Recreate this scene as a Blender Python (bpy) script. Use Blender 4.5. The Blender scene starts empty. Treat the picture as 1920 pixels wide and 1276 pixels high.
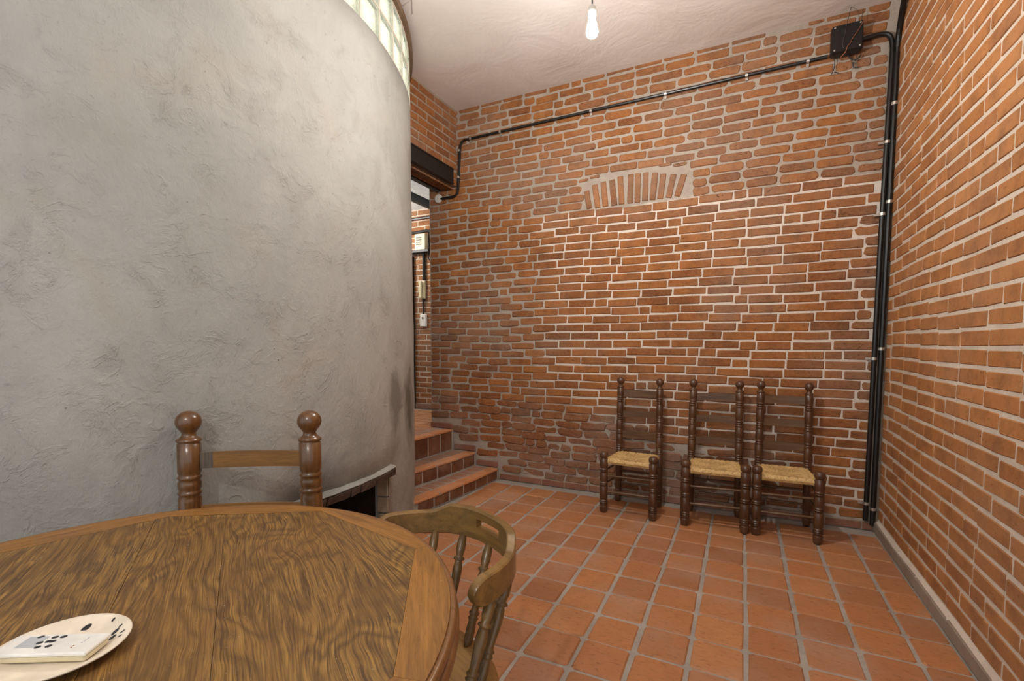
import bpy, bmesh, math, random
from mathutils import Vector, Matrix, noise as mnoise
random.seed(7)
S = bpy.context.scene
COL = S.collection
PI = math.pi
def R(d): return math.radians(d)

# ------------------------------------------------------------------ camera, world, exposure
FPX, CYPX, PITCH, YAW, EYE = 888.9, 696.8, 0.0574, 0.4513, 1.35
cam_d = bpy.data.cameras.new('camera')
cam = bpy.data.objects.new('camera', cam_d); COL.objects.link(cam)
cam.location = (0, 0, EYE)
cam.rotation_euler = (PI/2 - PITCH, 0, YAW)
cam_d.sensor_fit = 'HORIZONTAL'; cam_d.sensor_width = 36.0
cam_d.lens = FPX/1920*36.0
cam_d.shift_y = (CYPX-638)/1920
cam_d.clip_start = 0.05; cam_d.clip_end = 60
S.camera = cam
S.view_settings.view_transform = 'Standard'
S.view_settings.look = 'None'
S.view_settings.exposure = 0.0
S.view_settings.gamma = 1.0
S.view_settings.use_curve_mapping = False
W = bpy.data.worlds.new('world'); S.world = W; W.use_nodes = True
W.node_tree.nodes['Background'].inputs[0].default_value = (0.93, 0.975, 1.0, 1)
W.node_tree.nodes['Background'].inputs[1].default_value = 0.95
BULB_L = 1900.0        # radiance of the bare bulbs
BULB_POS = (-0.724, 2.423, 2.956)
BULB2_POS = (-0.55, -1.3, 2.95)  # second bulb, out of view behind the camera and clear of the table

# picture-plane helper, used only to rank which pieces show largest
_f = Vector((-math.sin(YAW)*math.cos(PITCH), math.cos(YAW)*math.cos(PITCH), -math.sin(PITCH)))
_r = Vector((math.cos(YAW), math.sin(YAW), 0)); _u = _r.cross(_f)
def seen(p):
    d = Vector(p) - Vector((0, 0, EYE)); z = d.dot(_f)
    if z < 0.1: return None
    return 960 + FPX*d.dot(_r)/z, CYPX - FPX*d.dot(_u)/z, z

# ------------------------------------------------------------------ node helpers
def newmat(name):
    m = bpy.data.materials.new(name); m.use_nodes = True
    nt = m.node_tree
    return m, nt, nt.nodes['Principled BSDF']
def N(nt, t, **kw):
    n = nt.nodes.new(t)
    for k, v in kw.items():
        if k.startswith('_'): setattr(n, k[1:], v)
        else: n.inputs[k.replace('__', ' ')].default_value = v
    return n
def L(nt, a, b): nt.links.new(a, b)
def coords(nt, kind='Object', scale=(1, 1, 1), rot=(0, 0, 0), rnd=False):
    if kind == 'World':
        src = nt.nodes.new('ShaderNodeNewGeometry').outputs['Position']
    else:
        src = nt.nodes.new('ShaderNodeTexCoord').outputs[kind]
    if rnd:
        oi = nt.nodes.new('ShaderNodeObjectInfo')
        v = N(nt, 'ShaderNodeVectorMath', _operation='MULTIPLY_ADD')
        L(nt, oi.outputs['Random'], v.inputs[0]); v.inputs[1].default_value = (13.7, 7.9, 5.3); L(nt, src, v.inputs[2])
        src = v.outputs[0]
    mp = N(nt, 'ShaderNodeMapping'); mp.inputs['Scale'].default_value = scale; mp.inputs['Rotation'].default_value = rot
    L(nt, src, mp.inputs[0])
    return mp.outputs[0]
def noise(nt, vec, scale, detail=4, rough=.55, dist=0.0):
    n = N(nt, 'ShaderNodeTexNoise'); n.inputs['Scale'].default_value = scale
    n.inputs['Detail'].default_value = detail; n.inputs['Roughness'].default_value = rough
    n.inputs['Distortion'].default_value = dist
    L(nt, vec, n.inputs['Vector']); return n.outputs['Fac']
def ramp(nt, fac, stops):
    r = nt.nodes.new('ShaderNodeValToRGB'); e = r.color_ramp.elements
    while len(e) < len(stops): e.new(0.5)
    for i, (p, c) in enumerate(stops):
        e[i].position = p; e[i].color = (*c, 1) if len(c) == 3 else c
    L(nt, fac, r.inputs[0]); return r.outputs[0]
def fac(nt, src, a, b, lo=0.0, hi=1.0):
    m = N(nt, 'ShaderNodeMapRange'); m.inputs[1].default_value = a; m.inputs[2].default_value = b
    m.inputs[3].default_value = lo; m.inputs[4].default_value = hi; L(nt, src, m.inputs[0]); return m.outputs[0]
def mix(nt, f, a, b, mode='MIX'):
    m = nt.nodes.new('ShaderNodeMix'); m.data_type = 'RGBA'; m.blend_type = mode
    for i, v in ((0, f), (6, a), (7, b)):
        if hasattr(v, 'is_linked'): L(nt, v, m.inputs[i])
        else: m.inputs[i].default_value = v if i == 0 else ((*v, 1) if len(v) == 3 else v)
    return m.outputs[2]
def math_(nt, op, a, b=None):
    m = N(nt, 'ShaderNodeMath', _operation=op)
    for i, v in ((0, a), (1, b)):
        if v is None: continue
        if hasattr(v, 'is_linked'): L(nt, v, m.inputs[i])
        else: m.inputs[i].default_value = v
    return m.outputs[0]
def bump(nt, b, h, strength=.5, dist=.004, prev=None):
    n = N(nt, 'ShaderNodeBump'); n.inputs['Strength'].default_value = strength; n.inputs['Distance'].default_value = dist
    L(nt, h, n.inputs['Height'])
    if prev is not None: L(nt, prev, n.inputs['Normal'])
    if b is not None: L(nt, n.outputs[0], b.inputs['Normal'])
    return n.outputs[0]
def hexc(h):
    c = [int(h[i:i+2], 16)/255 for i in (0, 2, 4)]
    return tuple(x/12.92 if x <= .04045 else ((x+.055)/1.055)**2.4 for x in c)

def plain(name, color, rough=.5, metal=0.0, bumpy=0, spec=.5):
    m, nt, b = newmat(name)
    b.inputs['Base Color'].default_value = (*color, 1); b.inputs['Roughness'].default_value = rough
    b.inputs['Metallic'].default_value = metal; b.inputs['Specular IOR Level'].default_value = spec
    v = coords(nt, 'Object', rnd=True)
    n = noise(nt, v, 18, 3)
    c = mix(nt, fac(nt, n, .3, .7), tuple(x*.86 for x in color), tuple(min(1, x*1.1) for x in color))
    L(nt, c, b.inputs['Base Color'])
    if bumpy: bump(nt, b, noise(nt, v, 120, 3), bumpy, .002)
    return m

def brick_mat(name, cols, dirt=(.30, .25, .21), dirt_amt=.25, bump_s=.7, pits=1.0):
    m, nt, b = newmat(name)
    oi = nt.nodes.new('ShaderNodeObjectInfo')
    at = nt.nodes.new('ShaderNodeAttribute'); at.attribute_name = 'rnd'
    r = math_(nt, 'FRACT', math_(nt, 'ADD', oi.outputs['Random'], at.outputs['Fac']))
    base = ramp(nt, r, [(i/(len(cols)-1), c) for i, c in enumerate(cols)])
    w = coords(nt, 'World')
    n1 = noise(nt, w, 9, 5, .6); n2 = noise(nt, w, 45, 5, .65); n3 = noise(nt, w, 1.6, 3)
    c = mix(nt, fac(nt, n2, .35, .7, 0, .5), base, (0.44, .215, .085), 'MIX')
    c = mix(nt, fac(nt, n1, .45, .72, 0, .5), c, (.13, .058, .028))
    c = mix(nt, math_(nt, 'MULTIPLY', fac(nt, n3, .42, .66), dirt_amt), c, dirt)
    vo = N(nt, 'ShaderNodeTexVoronoi'); vo.inputs['Scale'].default_value = 42; L(nt, w, vo.inputs['Vector'])
    pit = fac(nt, vo.outputs['Distance'], .06, .20, 1, 0)
    pit = math_(nt, 'MULTIPLY', pit, fac(nt, noise(nt, w, 14, 2), .52, .62))
    c = mix(nt, math_(nt, 'MULTIPLY', pit, pits*.85), c, (.03, .016, .01))
    gsh = noise(nt, coords(nt, 'World', scale=(1, 1, 2.2), rot=(0, .5, .3)), 17, 5, .7, 1.6)
    c = mix(nt, fac(nt, gsh, .60, .68, 0, .75*bump_s), c, (.05, .024, .013))
    L(nt, c, b.inputs['Base Color']); b.inputs['Roughness'].default_value = .88
    b.inputs['Specular IOR Level'].default_value = .25
    n0 = bump(nt, None, noise(nt, w, 38, 6, .7, 1.2), bump_s, .010)
    n0 = bump(nt, None, gsh, -.5*bump_s, .012, n0)
    bump(nt, b, pit, -.6, .006, n0)
    return m
def mortar_mat(name, lo, hi, s=.7):
    m, nt, b = newmat(name); w = coords(nt, 'World')
    n1 = noise(nt, w, 5, 5, .6); n2 = noise(nt, w, 70, 5, .7)
    c = mix(nt, fac(nt, n1, .3, .7), lo, hi)
    c = mix(nt, fac(nt, n2, .56, .74, 0, .55), c, tuple(x*.45 for x in lo))
    L(nt, c, b.inputs['Base Color']); b.inputs['Roughness'].default_value = .95
    b.inputs['Specular IOR Level'].default_value = .2
    bump(nt, b, noise(nt, w, 55, 6, .7), s, .008)
    return m
def tile_mat(name, cols, grit=1.0, rough=.6):
    m, nt, b = newmat(name)
    oi = nt.nodes.new('ShaderNodeObjectInfo')
    base = ramp(nt, oi.outputs['Random'], [(i/(len(cols)-1), c) for i, c in enumerate(cols)])
    w = coords(nt, 'World'); v = coords(nt, 'World', scale=(1, 3.2, 1), rot=(0, 0, .5))
    n1 = noise(nt, w, 7, 5, .6); n2 = noise(nt, v, 26, 6, .75, .8)
    c = mix(nt, fac(nt, n1, .35, .7, 0, .4), base, (.36, .175, .08))
    c = mix(nt, fac(nt, n2, .54, .66, 0, .62*grit), c, (.12, .048, .025))
    n3 = noise(nt, w, 2.3, 4, .6)
    c = mix(nt, fac(nt, n3, .48, .72, 0, .45), c, (.42, .29, .22))
    L(nt, c, b.inputs['Base Color']); b.inputs['Roughness'].default_value = rough
    L(nt, fac(nt, n1, .3, .7, rough-.12, rough+.15), b.inputs['Roughness'])
    b.inputs['Specular IOR Level'].default_value = .4
    bump(nt, b, noise(nt, v, 20, 6, .72, .8), .42*grit, .004)
    return m
def wood_mat(name, dark, light, rough=.35, axis='X', scale=1.0, contrast=(.3, .7), fig=0.0, rnd=True, coat=.0, wear=0.0):
    """grain runs along the object's own axis"""
    m, nt, b = newmat(name)
    lo, hi = 1.6*scale, 26*scale
    sc = {'X': (lo, hi, hi), 'Y': (hi, lo, hi), 'Z': (hi, hi, lo)}[axis]
    v = coords(nt, 'Object', scale=sc, rnd=rnd)
    g1 = noise(nt, v, 1.6, 6, .65, .5+fig)
    v2 = coords(nt, 'Object', scale=tuple(x*3.1 for x in sc), rnd=rnd)
    g2 = noise(nt, v2, 2.2, 5, .7, .3)
    v3 = coords(nt, 'Object', rnd=rnd); g3 = noise(nt, v3, 5*scale, 4, .6)
    c = mix(nt, fac(nt, g1, *contrast), dark, light)
    c = mix(nt, fac(nt, g2, .52, .68, 0, .55), c, tuple(x*.45 for x in dark))
    c = mix(nt, fac(nt, g3, .35, .7, 0, .35), c, tuple(x*.75 for x in light))
    if wear: c = mix(nt, fac(nt, noise(nt, v3, 60, 3), .69, .74, 0, wear), c, (.62, .5, .36))
    L(nt, c, b.inputs['Base Color'])
    b.inputs['Roughness'].default_value = rough
    L(nt, fac(nt, g3, .3, .7, rough-.07, rough+.12), b.inputs['Roughness'])
    b.inputs['Coat Weight'].default_value = coat; b.inputs['Coat Roughness'].default_value = .2
    bump(nt, b, g2, .18, .002)
    return m
def burl_mat(name, dark, light, amber):
    """rosewood style veneer: long wavering grain with cathedral arcs, along the panel's own x axis"""
    m, nt, b = newmat(name)
    v = coords(nt, 'Object', rnd=True)
    sp = nt.nodes.new('ShaderNodeSeparateXYZ'); L(nt, v, sp.inputs[0])
    vs = coords(nt, 'Object', scale=(1.5, 5.5, 1), rnd=True)
    g0 = noise(nt, vs, 1.0, 3, .5, .5)                 # slow figure
    fine = coords(nt, 'Object', scale=(7, 300, 1), rnd=True)
    wn = nt.nodes.new('ShaderNodeVectorMath'); wn.operation = 'MULTIPLY_ADD'
    cb = nt.nodes.new('ShaderNodeCombineXYZ'); L(nt, g0, cb.inputs[1]); L(nt, g0, cb.inputs[0])
    L(nt, cb.outputs[0], wn.inputs[0]); wn.inputs[1].default_value = (1.4, 34, 0); L(nt, fine, wn.inputs[2])
    g1 = noise(nt, wn.outputs[0], 1.0, 6, .68, .35)    # pores and streaks
    g2 = noise(nt, v, 3.2, 5, .6, .6); g3 = noise(nt, v, 150, 2)
    wv = math_(nt, 'ADD', math_(nt, 'MULTIPLY', g0, 13.0), math_(nt, 'MULTIPLY', sp.outputs[1], 7.0))
    arcs = math_(nt, 'ABSOLUTE', math_(nt, 'SUBTRACT', math_(nt, 'FRACT', wv), .5))
    c = mix(nt, fac(nt, g1, .38, .60), dark, light)
    c = mix(nt, math_(nt, 'MULTIPLY', fac(nt, arcs, .12, .48), .6), c, tuple(x*.75 for x in dark))
    c = mix(nt, math_(nt, 'MULTIPLY', fac(nt, g2, .40, .68), .4), c, amber)
    c = mix(nt, fac(nt, g1, .60, .72, 0, .8), c, tuple(min(1, x*1.35) for x in light))
    c = mix(nt, fac(nt, g3, .73, .77, 0, .6), c, (.62, .5, .36))
    L(nt, c, b.inputs['Base Color'])
    L(nt, fac(nt, g2, .3, .7, .34, .52), b.inputs['Roughness'])
    bump(nt, b, g1, .15, .0015)
    return m

# ------------------------------------------------------------------ materials
M = {}
M['brick_back'] = brick_mat('brick back', [hexc('9a5e33'), hexc('a66837'), hexc('8a5230'), hexc('ad6e3d'), hexc('7c4a2d')], dirt_amt=.3, bump_s=1.0, pits=.9)
M['brick_old'] = brick_mat('brick old', [hexc('8a5433'), hexc('9c5c34'), hexc('7a4a30'), hexc('95603e')], dirt_amt=.5, bump_s=.95, pits=.6)
M['brick_right'] = brick_mat('brick right', [hexc('ae7142'), hexc('a56a39'), hexc('b67a48'), hexc('9c6238')], dirt_amt=.12, bump_s=.5, pits=1.0)
M['mortar_old'] = mortar_mat('mortar old', hexc('8f8273'), hexc('a89a8a'))
def back_mortar():
    m, nt, b = newmat('mortar of the back wall'); w = coords(nt, 'World')
    n1 = noise(nt, w, 5, 5, .6); n2 = noise(nt, w, 70, 5, .7); n3 = noise(nt, w, 3.0, 4, .6)
    sp = nt.nodes.new('ShaderNodeSeparateXYZ'); L(nt, w, sp.inputs[0])
    jit = math_(nt, 'MULTIPLY', math_(nt, 'SUBTRACT', n3, .5), .55)
    xx = math_(nt, 'ADD', sp.outputs[0], jit); zz = math_(nt, 'ADD', sp.outputs[2], math_(nt, 'MULTIPLY', jit, .35))
    lowx = math_(nt, 'ADD', zz, math_(nt, 'MULTIPLY', xx, .35))
    mask = math_(nt, 'MULTIPLY', fac(nt, xx, -1.82, -1.62), fac(nt, zz, 2.56, 2.53))
    mask = math_(nt, 'MULTIPLY', mask, fac(nt, lowx, .28, .5))
    old = mix(nt, fac(nt, n1, .3, .7), hexc('a2968a'), hexc('b6aa9d'))
    new = mix(nt, fac(nt, n1, .3, .7), hexc('d3c6b9'), hexc('e3d8cc'))
    c = mix(nt, mask, old, new)
    c = mix(nt, fac(nt, n2, .56, .74, 0, .5), c, hexc('5f564d'))
    L(nt, c, b.inputs['Base Color']); b.inputs['Roughness'].default_value = .95; b.inputs['Specular IOR Level'].default_value = .2
    bump(nt, b, noise(nt, w, 55, 6, .7), .8, .010); return m
M['mortar_back'] = back_mortar()
M['mortar_new'] = mortar_mat('mortar new', hexc('c4b4a3'), hexc('d6c8b8'))
M['mortar_right'] = mortar_mat('mortar right', hexc('c3b4a4'), hexc('d8cbbc'))
M['grout'] = mortar_mat('floor grout', hexc('979189'), hexc('b3aaa0'))
M['skirt_cement'] = mortar_mat('cement skirting', hexc('8a7a6c'), hexc('9b8b7c'), .4)
M['tile'] = tile_mat('floor tile', [hexc('b0744b'), hexc('b87a4c'), hexc('a16a47'), hexc('bd8254'), hexc('a77051')])
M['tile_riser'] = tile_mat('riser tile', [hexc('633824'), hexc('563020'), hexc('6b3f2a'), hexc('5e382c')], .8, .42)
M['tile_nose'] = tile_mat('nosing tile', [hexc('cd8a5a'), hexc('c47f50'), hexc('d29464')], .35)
M['tile_small'] = tile_mat('tread paver', [hexc('9c7b68'), hexc('a8745a'), hexc('8e7466')], .8)
M['tile_skirt'] = tile_mat('skirting tile', [hexc('87584a'), hexc('7b5043'), hexc('906152')], .6)
M['wood_dark'] = wood_mat('dark turned wood', hexc('38241a'), hexc('6a462b'), .32, 'Z', 1.2, coat=.3)
M['wood_dark_x'] = wood_mat('dark slat wood', hexc('3f2a1c'), hexc('70502f'), .38, 'X', 1.2, coat=.2)
M['wood_post'] = wood_mat('brown post wood', hexc('472c17'), hexc('7b5229'), .26, 'Z', .9, coat=.5)
M['wood_slat'] = wood_mat('brown slat wood', hexc('6a4720'), hexc('94682f'), .33, 'X', .9, coat=.3)
M['wood_worn'] = wood_mat('worn slat end', hexc('3b3026'), hexc('75695b'), .6, 'Z', 1.5)
M['wood_olive'] = wood_mat('olive chair wood', hexc('5f4726'), hexc('94713d'), .34, 'X', .5, coat=.3, rnd=False)
M['wood_olive_z'] = wood_mat('olive spindle wood', hexc('513c20'), hexc('85663a'), .34, 'Z', .8, coat=.3)
M['wood_seat'] = wood_mat('chair seat wood', hexc('8d6633'), hexc('b78c50'), .38, 'X', .9)
M['oak'] = wood_mat('table border oak', hexc('704a22'), hexc('ab7838'), .36, 'Y', 1.5, (.3, .7), wear=.25)
M['oak_edge'] = wood_mat('table edge wood', hexc('6d4727'), hexc('8f6236'), .3, 'X', .4, coat=.35)
M['veneer'] = burl_mat('table veneer', hexc('4e351d'), hexc('9c763b'), hexc('80592a'))
M['black'] = plain('black paint', (.006, .0055, .0055), .42, 0, .1)
M['black_pipe'] = plain('black conduit', (.008, .0075, .007), .36, 0)
M['steel_dark'] = plain('dark steel', (.010, .009, .0085), .5, 0, .4)
M['metal'] = plain('zinc clip', (.55, .52, .47), .4, .8)
M['white'] = plain('white plastic', hexc('e6e2d8'), .4)
M['cream'] = plain('cream plastic', hexc('d8cda8'), .5)
M['grey_slot'] = plain('grey vent', hexc('7a7768'), .6)
M['plate'] = plain('cream plate', hexc('e9dcc8'), .45)
M['remote'] = plain('remote white', hexc('e9e6e0'), .42)
M['remote_side'] = plain('remote cream side', hexc('d9ccaa'), .45)
M['lcd'] = plain('grey screen', hexc('b9bcc0'), .25)
M['button'] = plain('black rubber', (.02, .02, .022), .5)
M['red_print'] = plain('red print', hexc('a0602f'), .5)
M['wire'] = plain('wire', (.05, .04, .035), .5)
M['copper'] = plain('copper wire', hexc('a0624a'), .4, .5)
M['cord'] = plain('grey cord', (.10, .10, .10), .5)
M['socket'] = plain('white socket', hexc('cfccc6'), .4)
M['recess_dark'] = mortar_mat('dark recess brick', (.018, .013, .01), (.04, .028, .02))  # near-black lining of the low recess
M['stone'] = mortar_mat('ledge stone', hexc('43362e'), hexc('67574c'), 1.2)
M['jamb'] = mortar_mat('jamb stone', hexc('968672'), hexc('b5a58d'), .8)
M['rim'] = mortar_mat('rim', hexc('6a5240'), hexc('85705c'), .8)
M['block_frame'] = plain('glass block mortar', hexc('cdbfb0'), .8)

# ceiling plaster
m, nt, b = newmat('ceiling plaster'); w = coords(nt, 'World')
c = mix(nt, fac(nt, noise(nt, w, 1.3, 5), .3, .7), hexc('d8d0ca'), hexc('e4ddd9'))
L(nt, c, b.inputs['Base Color']); b.inputs['Roughness'].default_value = .8
n0 = bump(nt, None, noise(nt, w, 2.6, 4, .55, .6), .55, .03)
bump(nt, b, noise(nt, w, 40, 5), .25, .004, n0)
M['ceiling'] = m
M['hall_white'] = plain('hall white paint', hexc('dcdad8'), .8)

# trowelled concrete with its stains
m, nt, b = newmat('trowelled cement'); w = coords(nt, 'World')
n1 = noise(nt, w, 1.1, 5, .6, .6); n2 = noise(nt, w, 4.5, 6, .62, .8); n3 = noise(nt, w, 26, 5, .7, 1.0)
c = mix(nt, fac(nt, n1, .34, .66), hexc('9a9a95'), hexc('adaca6'))
c = mix(nt, fac(nt, n2, .50, .74, 0, .42), c, hexc('88857d'))
c = mix(nt, fac(nt, noise(nt, w, 2.1, 5, .6, 1.0), .55, .75, 0, .35), c, hexc('a79b8b'))
c = mix(nt, fac(nt, n3, .60, .74, 0, .45), c, hexc('706b64'))
pv = N(nt, 'ShaderNodeTexVoronoi'); pv.inputs['Scale'].default_value = 13; L(nt, w, pv.inputs['Vector'])
c = mix(nt, math_(nt, 'MULTIPLY', fac(nt, pv.outputs['Distance'], .02, .06, 1, 0), fac(nt, noise(nt, w, 3.3, 2), .5, .56)), c, hexc('35322e'))
def stain(c, pos, rad, amt, col, sz=1.0):
    v = N(nt, 'ShaderNodeVectorMath', _operation='SUBTRACT'); L(nt, w, v.inputs[0]); v.inputs[1].default_value = pos
    v2 = N(nt, 'ShaderNodeVectorMath', _operation='MULTIPLY'); L(nt, v.outputs[0], v2.inputs[0]); v2.inputs[1].default_value = (1, 1, sz)
    ln = N(nt, 'ShaderNodeVectorMath', _operation='LENGTH'); L(nt, v2.outputs[0], ln.inputs[0])
    d = math_(nt, 'ADD', ln.outputs['Value'], math_(nt, 'MULTIPLY', math_(nt, 'SUBTRACT', n2, .5), rad*2.2))
    return mix(nt, fac(nt, d, rad*.25, rad, amt, 0), c, col)
STAINS = [((-2.24, 2.86, .93), .17, .9, hexc('5f5b52'), .45), ((-2.12, 2.55, .98), .15, .75, hexc('6a665d'), .6),
          ((-2.10, 2.50, .66), .17, .5, hexc('7a766e'), 1.0), ((-2.01, 1.75, .66), .22, .6, hexc('636260'), .9),
          ((-2.02, 2.15, .75), .25, .4, hexc('817d76'), .8), ((-2.34, .72, .75), .35, .35, hexc('807c76'), .8),
          ((-2.45, .42, .62), .3, .3, hexc('7d7a75'), .9), ((-2.39, .62, 1.55), .25, .35, hexc('8f8274'), 1.6),
          ((-2.28, .95, 2.15), .2, .3, hexc('8d857b'), 1.2)]
for st in STAINS: c = stain(c, *st)
L(nt, c, b.inputs['Base Color']); b.inputs['Roughness'].default_value = .72; b.inputs['Specular IOR Level'].default_value = .35
h1 = noise(nt, w, 4.5, 7, .66, .5)
ms = nt.nodes.new('ShaderNodeTexNoise'); ms.inputs['Scale'].default_value = 8; ms.inputs['Detail'].default_value = 6
ms.inputs['Distortion'].default_value = .6; ms.inputs['Roughness'].default_value = .6
L(nt, w, ms.inputs['Vector'])
ridge = math_(nt, 'ABSOLUTE', math_(nt, 'SUBTRACT', ms.outputs['Fac'], .5))
ridge = fac(nt, ridge, 0, .05, 1, 0)
n0 = bump(nt, None, h1, .45, .018)
n0 = bump(nt, None, math_(nt, 'MULTIPLY', ridge, fac(nt, n2, .44, .66)), .5, .006, n0)
n4 = noise(nt, coords(nt, 'World', scale=(1, 1, .45)), 17, 6, .7, .8)
n0 = bump(nt, None, n4, .5, .010, n0)
bump(nt, b, n3, .45, .006, n0)
M['concrete'] = m

# rush
m, nt, b = newmat('woven rush'); v = coords(nt, 'Object')
n1 = noise(nt, v, 14, 4); n2 = noise(nt, v, 90, 4, .7)
c = mix(nt, fac(nt, n1, .3, .7), hexc('b99358'), hexc('dcbb80'))
c = mix(nt, fac(nt, n2, .53, .66, 0, .85), c, hexc('5a4020'))
L(nt, c, b.inputs['Base Color']); b.inputs['Roughness'].default_value = .7
bump(nt, b, n2, .5, .003)
M['rush'] = m

# glass block: wavy pressed glass, lets the light of the stair through
m, nt, b = newmat('glass block'); v = coords(nt, 'Object', rnd=True)
out = nt.nodes['Material Output']
tr = nt.nodes.new('ShaderNodeBsdfTranslucent')
h = noise(nt, v, 22, 3, .5, 1.5)
cc = mix(nt, fac(nt, h, .3, .7), hexc('cdd4c6'), hexc('f0f2ec'))
L(nt, cc, tr.inputs[0])
b.inputs['Base Color'].default_value = (.8, .86, .76, 1); b.inputs['Transmission Weight'].default_value = .75; b.inputs['Roughness'].default_value = .28
nb = bump(nt, b, h, .8, .02); L(nt, nb, tr.inputs['Normal'])
mx = nt.nodes.new('ShaderNodeMixShader'); mx.inputs[0].default_value = .35
L(nt, tr.outputs[0], mx.inputs[1]); L(nt, b.outputs[0], mx.inputs[2]); L(nt, mx.outputs[0], out.inputs[0])
M['glass_block'] = m

# bulb
m = bpy.data.materials.new('lit bulb'); m.use_nodes = True; nt = m.node_tree; nt.nodes.clear()
e = nt.nodes.new('ShaderNodeEmission'); o = nt.nodes.new('ShaderNodeOutputMaterial'); L(nt, e.outputs[0], o.inputs[0])
e.inputs[0].default_value = (1, .955, .89, 1); e.inputs[1].default_value = BULB_L
M['bulb'] = m
M['bulb_hall'] = m.copy(); M['bulb_hall'].node_tree.nodes['Emission'].inputs[1].default_value = BULB_L*.55
M['bulb_stair'] = m.copy(); M['bulb_stair'].node_tree.nodes['Emission'].inputs[1].default_value = BULB_L*2.6

# ------------------------------------------------------------------ mesh helpers
def link(o, parent=None):
    COL.objects.link(o)
    if parent is not None: o.parent = parent
    return o
def mesh(name, verts, faces, mats, parent=None, loc=(0, 0, 0), rot=(0, 0, 0), smooth=False, mi=None, kind=None):
    me = bpy.data.meshes.new(name); me.from_pydata([tuple(v) for v in verts], [], faces)
    if not isinstance(mats, (list, tuple)): mats = [mats]
    for m in mats: me.materials.append(M[m] if isinstance(m, str) else m)
    if mi: me.polygons.foreach_set('material_index', mi)
    if smooth: me.polygons.foreach_set('use_smooth', [True]*len(me.polygons))
    me.update()
    o = bpy.data.objects.new(name, me); o.location = loc; o.rotation_euler = rot
    if kind: o['kind'] = kind
    return link(o, parent)
def inst(name, src, parent, loc, rot=(0, 0, 0), scale=(1, 1, 1)):
    o = bpy.data.objects.new(name, src); o.location = loc; o.rotation_euler = rot; o.scale = scale
    return link(o, parent)
class G:
    """collects pieces of geometry for one mesh"""
    def __init__(s): s.v = []; s.f = []
    def add(s, v, f):
        k = len(s.v); s.v += [tuple(x) for x in v]; s.f += [tuple(i+k for i in q) for q in f]; return s
    def box(s, c, d, mat=None, ch=0.0):
        x, y, z = (q/2 for q in d)
        if ch:
            bm = bmesh.new(); bmesh.ops.create_cube(bm, size=1)
            for w_ in bm.verts: w_.co = Vector((w_.co.x*2*x, w_.co.y*2*y, w_.co.z*2*z))
            bmesh.ops.bevel(bm, geom=bm.edges[:], offset=ch, segments=1, affect='EDGES')
            bm.verts.index_update()
            vs = [w_.co.copy() for w_ in bm.verts]; fs = [[w_.index for w_ in q.verts] for q in bm.faces]; bm.free()
        else:
            vs = [Vector((i*x, j*y, k*z)) for i in (-1, 1) for j in (-1, 1) for k in (-1, 1)]
            fs = [(0, 1, 3, 2), (4, 6, 7, 5), (0, 4, 5, 1), (2, 3, 7, 6), (0, 2, 6, 4), (1, 5, 7, 3)]
        if mat is not None: vs = [mat @ w_ for w_ in vs]
        return s.add([w_ + Vector(c) for w_ in vs], fs)
    def lathe(s, prof, n=16, base=(0, 0, 0), axis=None):
        """prof: list of (radius, height); axis: direction of the height"""
        q = Matrix.Identity(3)
        if axis is not None: q = Vector((0, 0, 1)).rotation_difference(Vector(axis).normalized()).to_matrix()
        vs = []; fs = []
        for r, z in prof:
            for i in range(n):
                a = 2*PI*i/n; vs.append(q @ Vector((r*math.cos(a), r*math.sin(a), z)) + Vector(base))
        for j in range(len(prof)-1):
            for i in range(n):
                fs.append((j*n+i, j*n+(i+1) % n, (j+1)*n+(i+1) % n, (j+1)*n+i))
        fs.append(tuple(range(n-1, -1, -1))); fs.append(tuple(range((len(prof)-1)*n, len(prof)*n)))
        return s.add(vs, fs)
    def tube(s, pts, r, n=8, caps=True):
        pts = [Vector(p) for p in pts]; vs = []; fs = []
        rr = r if isinstance(r, (list, tuple)) else [r]*len(pts)
        t = (pts[1]-pts[0]).normalized()
        up = Vector((0, 0, 1)) if abs(t.z) < .9 else Vector((1, 0, 0))
        nx = t.cross(up).normalized()
        for i, p in enumerate(pts):
            a = pts[max(0, i-1)]; b_ = pts[min(len(pts)-1, i+1)]
            t = (b_-a).normalized(); nx = (nx - t*nx.dot(t)).normalized(); ny = t.cross(nx)
            for k in range(n):
                an = 2*PI*k/n; vs.append(p + (nx*math.cos(an)+ny*math.sin(an))*rr[i])
        for j in range(len(pts)-1):
            for i in range(n):
                fs.append((j*n+i, j*n+(i+1) % n, (j+1)*n+(i+1) % n, (j+1)*n+i))
        if caps: fs.append(tuple(range(n-1, -1, -1))); fs.append(tuple(range((len(pts)-1)*n, len(pts)*n)))
        return s.add(vs, fs)
    def out(s, name, mat, parent=None, **kw): return mesh(name, s.v, s.f, mat, parent, **kw)
def empty(name, loc=(0, 0, 0), rz=0.0):
    o = bpy.data.objects.new(name, None); o.location = loc; o.rotation_euler = (0, 0, rz); o.empty_display_size = .05
    return link(o)
def tag(o, label, cat, group=None):
    o['label'] = label; o['category'] = cat
    if group: o['group'] = group
    return o
def struct(o): o['kind'] = 'structure'; return o
def curve_pts(pts, rad=.05, k=6):
    """polyline with rounded corners"""
    pts = [Vector(p) for p in pts]; out = [pts[0]]
    for a, b_, c in zip(pts, pts[1:], pts[2:]):
        d1 = min(rad, (b_-a).length*.45); d2 = min(rad, (c-b_).length*.45)
        p = b_ + (a-b_).normalized()*d1; q = b_ + (c-b_).normalized()*d2
        for i in range(k+1):
            t = i/k; out.append(p*(1-t)**2 + b_*2*t*(1-t) + q*t*t)
    out.append(pts[-1]); return out

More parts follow.
